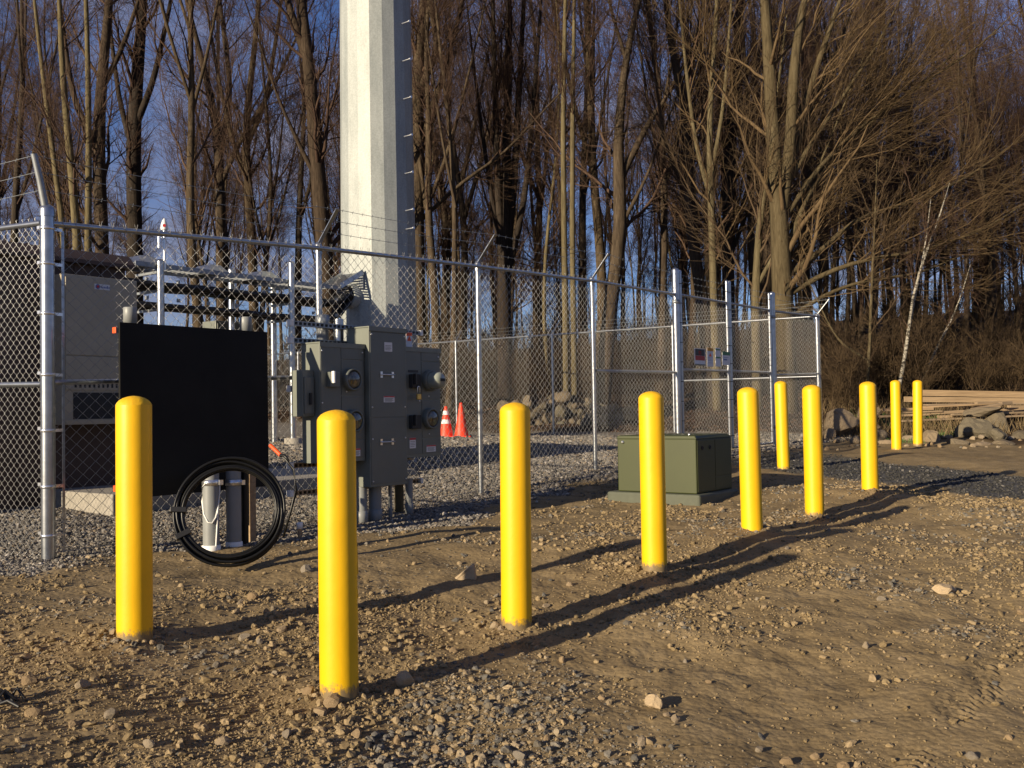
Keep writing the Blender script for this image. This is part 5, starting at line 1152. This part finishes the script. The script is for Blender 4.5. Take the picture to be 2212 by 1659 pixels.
px_tree(27, [[(1224, 880, 15), (1219, 520, 13), (1216, 250, 11), (1222, -20, 8)], [(1242, 880, 14), (1236, 520, 12), (1237, 250, 10), (1241, -20, 7)]], 11, 'pair of straight slender tan trunks side by side', 'bark_olive', multi=True, k1=26, low=.45, len1=(1., 2.6))
px_tree(28, [[(1300, 900, 36), (1312, 720, 33), (1330, 570, 30), (1347, 470, 30), (1336, 385, 27), (1327, 335, 24), (1346, 262, 20), (1338, 205, 18), (1350, 120, 15), (1374, 30, 13), (1392, -40, 10)], [(1338, 390, 18), (1372, 322, 15), (1402, 262, 12), (1440, 210, 9)], [(1346, 480, 10), (1378, 420, 8), (1398, 380, 6)], [(1350, 120, 9), (1325, 40, 7)]], 12, 'crooked knotty trunk with a broken side limb', 'bark_brown', k1=40)
px_tree(27, [[(1534, 880, 30), (1522, 660, 27), (1496, 530, 25), (1485, 410, 23), (1490, 300, 21), (1470, 190, 18), (1442, 60, 15), (1435, -40, 11)], [(1487, 420, 10), (1440, 330, 8), (1420, 200, 6)]], 13, 'sinuous brown trunk rising behind the gate post')
px_tree(26, [[(1550, 900, 20), (1541, 600, 17), (1536, 420, 15), (1530, 260, 13), (1545, 100, 10), (1550, -30, 8)], [(1537, 440, 11), (1500, 300, 9), (1480, 130, 7)], [(1536, 380, 10), (1562, 240, 8), (1575, 80, 6)]], 14, 'slender greenish stem behind the gate', 'bark_olive', 'bark_twig_olive', k1=46, low=.2)
px_tree(30, [[(1578, 900, 28), (1572, 540, 27), (1576, 320, 25), (1592, 120, 21), (1602, -30, 16)], [(1578, 520, 13), (1620, 400, 10), (1650, 230, 7)], [(1574, 560, 11), (1610, 470, 9), (1640, 370, 7)]], 15, 'dark upright trunk behind the greenish stem', 'bark_dark', k1=46)
big = px_tree(24, [[(1700, 920, 52), (1692, 680, 46), (1686, 500, 41), (1672, 340, 31), (1664, 180, 27), (1656, 50, 22), (1648, -50, 18)], [(1690, 450, 27), (1708, 310, 25), (1714, 160, 22), (1730, 30, 17), (1750, -40, 13)], [(1712, 300, 18), (1750, 190, 15), (1790, 70, 12), (1830, -40, 9)],
      [(1695, 600, 15), (1770, 545, 12), (1850, 470, 9), (1960, 440, 7), (2090, 385, 5)], [(1692, 560, 14), (1740, 430, 11), (1800, 330, 9), (1900, 250, 7), (2030, 150, 5)], [(1690, 480, 13), (1760, 370, 11), (1860, 270, 8), (1980, 190, 6), (2130, 90, 4)],
      [(1698, 640, 14), (1780, 590, 11), (1870, 560, 9), (1980, 545, 6), (2120, 500, 4)], [(1690, 420, 12), (1745, 320, 10), (1820, 210, 8), (1900, 90, 6)], [(1700, 380, 11), (1750, 240, 9), (1810, 110, 7)], [(1700, 690, 11), (1775, 640, 9), (1850, 610, 7), (1990, 590, 5)]],
      16, 'large tan tree at the wood edge with long branches sweeping to one side', 'bark_olive', 'bark_twig_olive', grow=1.6, k1=110, ang1=(30, 10), len1=(1.4, 3.6), k2=800, k3=3800, bias=np.array([.9, -.1, .2]), low=.2, trop=.1)
px_tree(25, [[(1636, 900, 22), (1632, 640, 19), (1640, 480, 14), (1660, 360, 10)], [(1634, 620, 10), (1690, 520, 8), (1740, 430, 6)]], 17, 'slim tree with a broken top beside the large tan tree', 'bark_olive', 'bark_twig_olive')
px_tree(23, [[(1936, 860, 9), (1952, 790, 8), (1966, 690, 8), (1982, 600, 7), (2006, 530, 5), (2026, 480, 4)], [(1960, 740, 6), (1972, 640, 6), (1990, 580, 4), (2000, 520, 3)]], 18, 'white birch with two thin stems leaning behind the far bollards', 'bark_birch', 'bark_twig', 'birch_tree', 1.0, k1=16, k2=70, k3=300, len1=(.6, 1.6))
px_tree(23.5, [[(1978, 880, 7), (1996, 815, 6), (2024, 750, 6), (2056, 690, 4), (2076, 640, 3)]], 19, 'thin white birch leaning strongly over the lumber pile', 'bark_birch', 'bark_twig', 'birch_tree', .8, k1=10, k2=40, k3=200, len1=(.5, 1.2))
px_tree(23, [[(1868, 900, 8), (1878, 760, 7), (1884, 600, 6), (1890, 480, 4)], [(1876, 780, 5), (1845, 760, 6), (1815, 740, 5), (1790, 700, 4)]], 20, 'thin sapling with a drooping limb next to the end post', 'bark_olive', 'bark_twig_olive', grow=1.5, k1=24, k2=120, k3=500, len1=(.6, 1.8))
# ---- the rest of the wood
rng = np.random.default_rng(77)
def proto(seed, h, r, forks, kind):
    rg = np.random.default_rng(seed); z = np.linspace(0, h, 9); wob = np.cumsum(rg.normal(0, .14, (9, 2)), axis=0); wob -= wob[0]
    st = [np.column_stack([wob, z - .2, r * (1.25 - z / h * 1.05)])]; st[0][0, 3] *= 1.25
    for k in range(forks):
        i = rg.integers(3, 6); a = rg.random() * 6.28; b0 = st[0][i].copy(); L = rg.uniform(.35, .6) * h; s = np.linspace(0, 1, 6); sp_ = rg.uniform(.14, .34)
        st.append(np.column_stack([b0[0] + math.cos(a) * L * sp_ * s ** .8, b0[1] + math.sin(a) * L * sp_ * s ** .8, b0[2] + L * s, b0[3] * .62 * (1 - .75 * s)]))
    k = {'tall': dict(k1=36, k2=330, k3=3000, ang1=(30, 9), low=.30), 'broom': dict(k1=56, k2=400, k3=3200, ang1=(20, 7), low=.25), 'slim': dict(k1=30, k2=230, k3=2000, ang1=(34, 10), low=.35, len1=(1., 2.6)), 'bushy': dict(k1=48, k2=400, k3=3400, ang1=(42, 12), low=.12)}[kind]
    return tree_meshes(st, seed + 50, tw=.0036, **k)
KIND = [('tall', 18, .135, 2), ('tall', 20, .165, 3), ('broom', 17, .12, 4), ('slim', 15, .075, 1), ('slim', 14, .06, 0), ('bushy', 13, .09, 2), ('tall', 19, .145, 2), ('broom', 16, .11, 3)]
PRO = [proto(200 + i, h, r, f, k) for i, (k, h, r, f) in enumerate(KIND)]
KL = {'tall': 'tall bare tree with forked trunk', 'broom': 'bare tree with steep broom-like branches', 'slim': 'slim young bare tree', 'bushy': 'bushy bare tree with low branches'}
DL = {0: ' at the wood edge', 1: ' some way into the wood', 2: ' deep in the wood'}
REG = [(190, 'behind the brown shelter'), (460, 'behind the antenna mast'), (740, 'behind the cable bridge'), (900, 'behind the steel pole'), (1080, 'behind the traffic cones'), (1330, 'behind the stone heap'), (1480, 'behind the gate post'), (1680, 'behind the gate'), (1830, 'behind the large tan tree'), (1990, 'behind the birches'), (9999, 'behind the lumber pile')]
def region(x): return next(n for lim, n in REG if x < lim)
BK = {'tall': ['bark_brown', 'bark_dark'], 'broom': ['bark_brown'], 'slim': ['bark_olive', 'bark_brown'], 'bushy': ['bark_brown']}
PRM = {}
def place_tree(x, Y, k, sc):
    X = (x - CX) / F * Y; z = g(X, Y); kd = KIND[k][0]; band = 0 if Y < 38 else (1 if Y < 52 else 2)
    me = PRO[k]; mt = BK[kd][0] if kd in ('broom', 'bushy') else BK[kd][k % 2]
    lb = KL[kd] + DL[band] + ' ' + region(x)
    return tree('bare_tree', (X, Y, z), me, lb, lb, mt, 'bark_twig', rng.random() * 6.28, sc)
cnt = 0
for band, (y0, y1, n) in enumerate(((28, 38, 36), (38, 52, 90), (52, 85, 110))):
    for i in range(n):
        x = -250 + (i + rng.random()) / n * 2712; Y = rng.uniform(y0, y1)
        if x < 1420 and rng.random() < ((.55, .5, .5) if x < 760 else (.4, .35, .35))[band]: continue
        if x > 1720 and band == 0: Y = rng.uniform(25.5, 36)
        if x > 1760 and rng.random() < .4: continue
        k = rng.choice(8, p=[.10, .08, .14, .22, .20, .10, .06, .10]); place_tree(x, Y, k, rng.uniform(.8, 1.15)); cnt += 1
for i in range(26):                                  # denser on the right
    place_tree(1760 + (i + rng.random()) / 26 * 560, rng.uniform(27, 50), rng.choice([3, 4, 5, 5, 2, 7]), rng.uniform(.45, .8))
for i in range(48):
    place_tree(1380 + (i + rng.random()) / 48 * 960, rng.uniform(40, 70), rng.choice([3, 4, 4, 5, 2, 7]), rng.uniform(.5, .85))
# ---- brush at the foot of the wood
def brush_proto(seed, n, h):
    rg = np.random.default_rng(seed); st = []
    for k in range(n):
        a = rg.random() * 6.28; L = rg.uniform(.5, 1) * h; s = np.linspace(0, 1, 5); ln = rg.uniform(.1, .5)
        st.append(np.column_stack([rg.normal(0, .2) + math.cos(a) * L * ln * s ** 1.5, rg.normal(0, .2) + math.sin(a) * L * ln * s ** 1.5, L * s - .05, .012 * (1 - .7 * s)]))
    return tree_meshes(st, seed, k1=40, k2=120, k3=380, ang1=(38, 12), len1=(.3, .9), low=.15, tw=.0035)
BP = [brush_proto(700 + i, 9, h) for i, h in enumerate((1.6, 2.3, 3.0, 2.0))]
def shrub(X, Y, k, lab, grp, mt, sc=1.0):
    lab = lab + ', ' + region(X / Y * F + CX); grp = lab
    o = thing('bare_shrub', (X, Y, g(X, Y)), lab, 'shrub', grp); o.rotation_euler = (0, 0, rng.random() * 6.28); o.scale = (sc,) * 3
    a = put('stems', BP[k][0], 'bark_dry', o); b = put('twigs', BP[k][1], 'bark_dry', o)
for i in range(70):
    x = 1760 + rng.random() * 560; Y = rng.uniform(22.3, 31); shrub((x - CX) / F * Y, Y, i % 4, 'leafless tangled shrub at the wood edge', 'brush behind the lumber', 'bark_dry', rng.uniform(.6, 1.05))
for i in range(60):
    x = -60 + rng.random() * 1850; s_ = rng.uniform(1.2, 7); Y = 27.5 + (1106 - x) / 1106 * 2.5 + s_; shrub((x - CX) / F * Y, Y, i % 4, 'leafless shrub under the nearest trees', 'brush behind the back fence', 'bark_dry', rng.uniform(.5, 1.0))
for i in range(90):
    x = -80 + rng.random() * 2380; Y = rng.uniform(33, 58); shrub((x - CX) / F * Y, Y, i % 4, 'leafless shrub deep among the trunks of the wood', 'brush deep in the wood', 'bark_dry', rng.uniform(.7, 1.5))
for i in range(26):
    place_tree(880 + (i + rng.random()) / 26 * 900, rng.uniform(33, 50), rng.choice([3, 4, 4, 5]), rng.uniform(.3, .55))
for i in range(64):
    x = 880 + rng.random() * 900; Y = rng.uniform(31, 48); shrub((x - CX) / F * Y, Y, i % 4, 'leafless shrub on the rise among the trunks', '', 'bark_dry', rng.uniform(.7, 1.3))
# ---- grass and leaves
def blades(name, X, Y, H, W, mat, lab, lean=.5):
    n = len(X); Z = G(X, Y); a = rng.random(n) * 6.28; b = rng.random(n) * 6.28
    p0 = np.stack([X, Y, Z - .01], 1); wv = np.stack([np.cos(a), np.sin(a), a * 0], 1) * W[:, None]; tp = p0 + np.stack([np.cos(b) * H * lean, np.sin(b) * H * lean, H], 1); md = p0 * .5 + tp * .5 + np.stack([0 * a, 0 * a, H * .1], 1)
    V = np.stack([p0 - wv, p0 + wv, md + wv * .7, md - wv * .7, tp], 1).reshape(-1, 3); i5 = (np.arange(n) * 5)[:, None]
    T = np.concatenate([i5 + np.array([[0, 1, 2]]), i5 + np.array([[0, 2, 3]]), i5 + np.array([[3, 2, 4]])])
    o = put(name, mesh_np(name, V, T, False), mat); o['kind'] = 'stuff'; o['label'] = lab; o['category'] = 'grass'
n = 9000; x = 1770 + rng.random(n) * 560; Yv = rng.uniform(18.9, 25, n); Xv = (x - CX) / F * Yv; k = vnoise(Xv * 1.2, Yv * 1.2, 61) > 0.02; Xv, Yv = Xv[k], Yv[k]
blades('dry_grass', Xv, Yv, rng.uniform(.08, .42, len(Xv)), np.full(len(Xv), .005), 'grass_dry', 'dry tan grass on the bank behind the lumber')
n = 9000; x = 1780 + rng.random(n) * 560; Yv = rng.uniform(18.2, 23, n); Xv = (x - CX) / F * Yv; k = vnoise(Xv * 1.1, Yv * 1.1, 62) > 0.16; Xv, Yv = Xv[k], Yv[k]
blades('green_grass', Xv, Yv, rng.uniform(.03, .11, len(Xv)), np.full(len(Xv), .006), 'grass_green', 'green grass tufts among the boulders')
n = 26000; Yv = rng.uniform(21, 42, n); x = -50 + rng.random(n) * 2350; Xv = (x - CX) / F * Yv; gr, li, dr = zones(Xv, Yv); k = li > .6; Xv, Yv = Xv[k], Yv[k]
blades('leaf_litter', Xv, Yv, rng.uniform(.02, .07, len(Xv)), rng.uniform(.02, .05, len(Xv)), 'dead_leaf', 'brown fallen leaves on the floor of the wood', 1.2)

mb = MB()
for (x, y) in ((1120, 1270), (400, 1530), (560, 1345), (700, 1300), (1370, 1300), (1210, 1420), (950, 1330), (1560, 1400), (1850, 1500), (330, 1330), (180, 1420), (640, 1580), (1010, 1560), (1480, 1610), (2050, 1380), (1740, 1300), (820, 1560), (520, 1480), (1260, 1350), (1640, 1500)):
    p = pground(x, y); a = rng.random() * 6.28; L = rng.uniform(.03, .08); d = np.array([math.cos(a), math.sin(a), 0]); mb.tube([p - d * L + ZZ * .006, p + ZZ * .010, p + d * L + ZZ * .007], .0016, 4)
o = put('straw', mb.mesh('straw'), 'grass_dry'); o['kind'] = 'stuff'; o['label'] = 'bits of dry straw lying on the dirt'; o['category'] = 'straw'
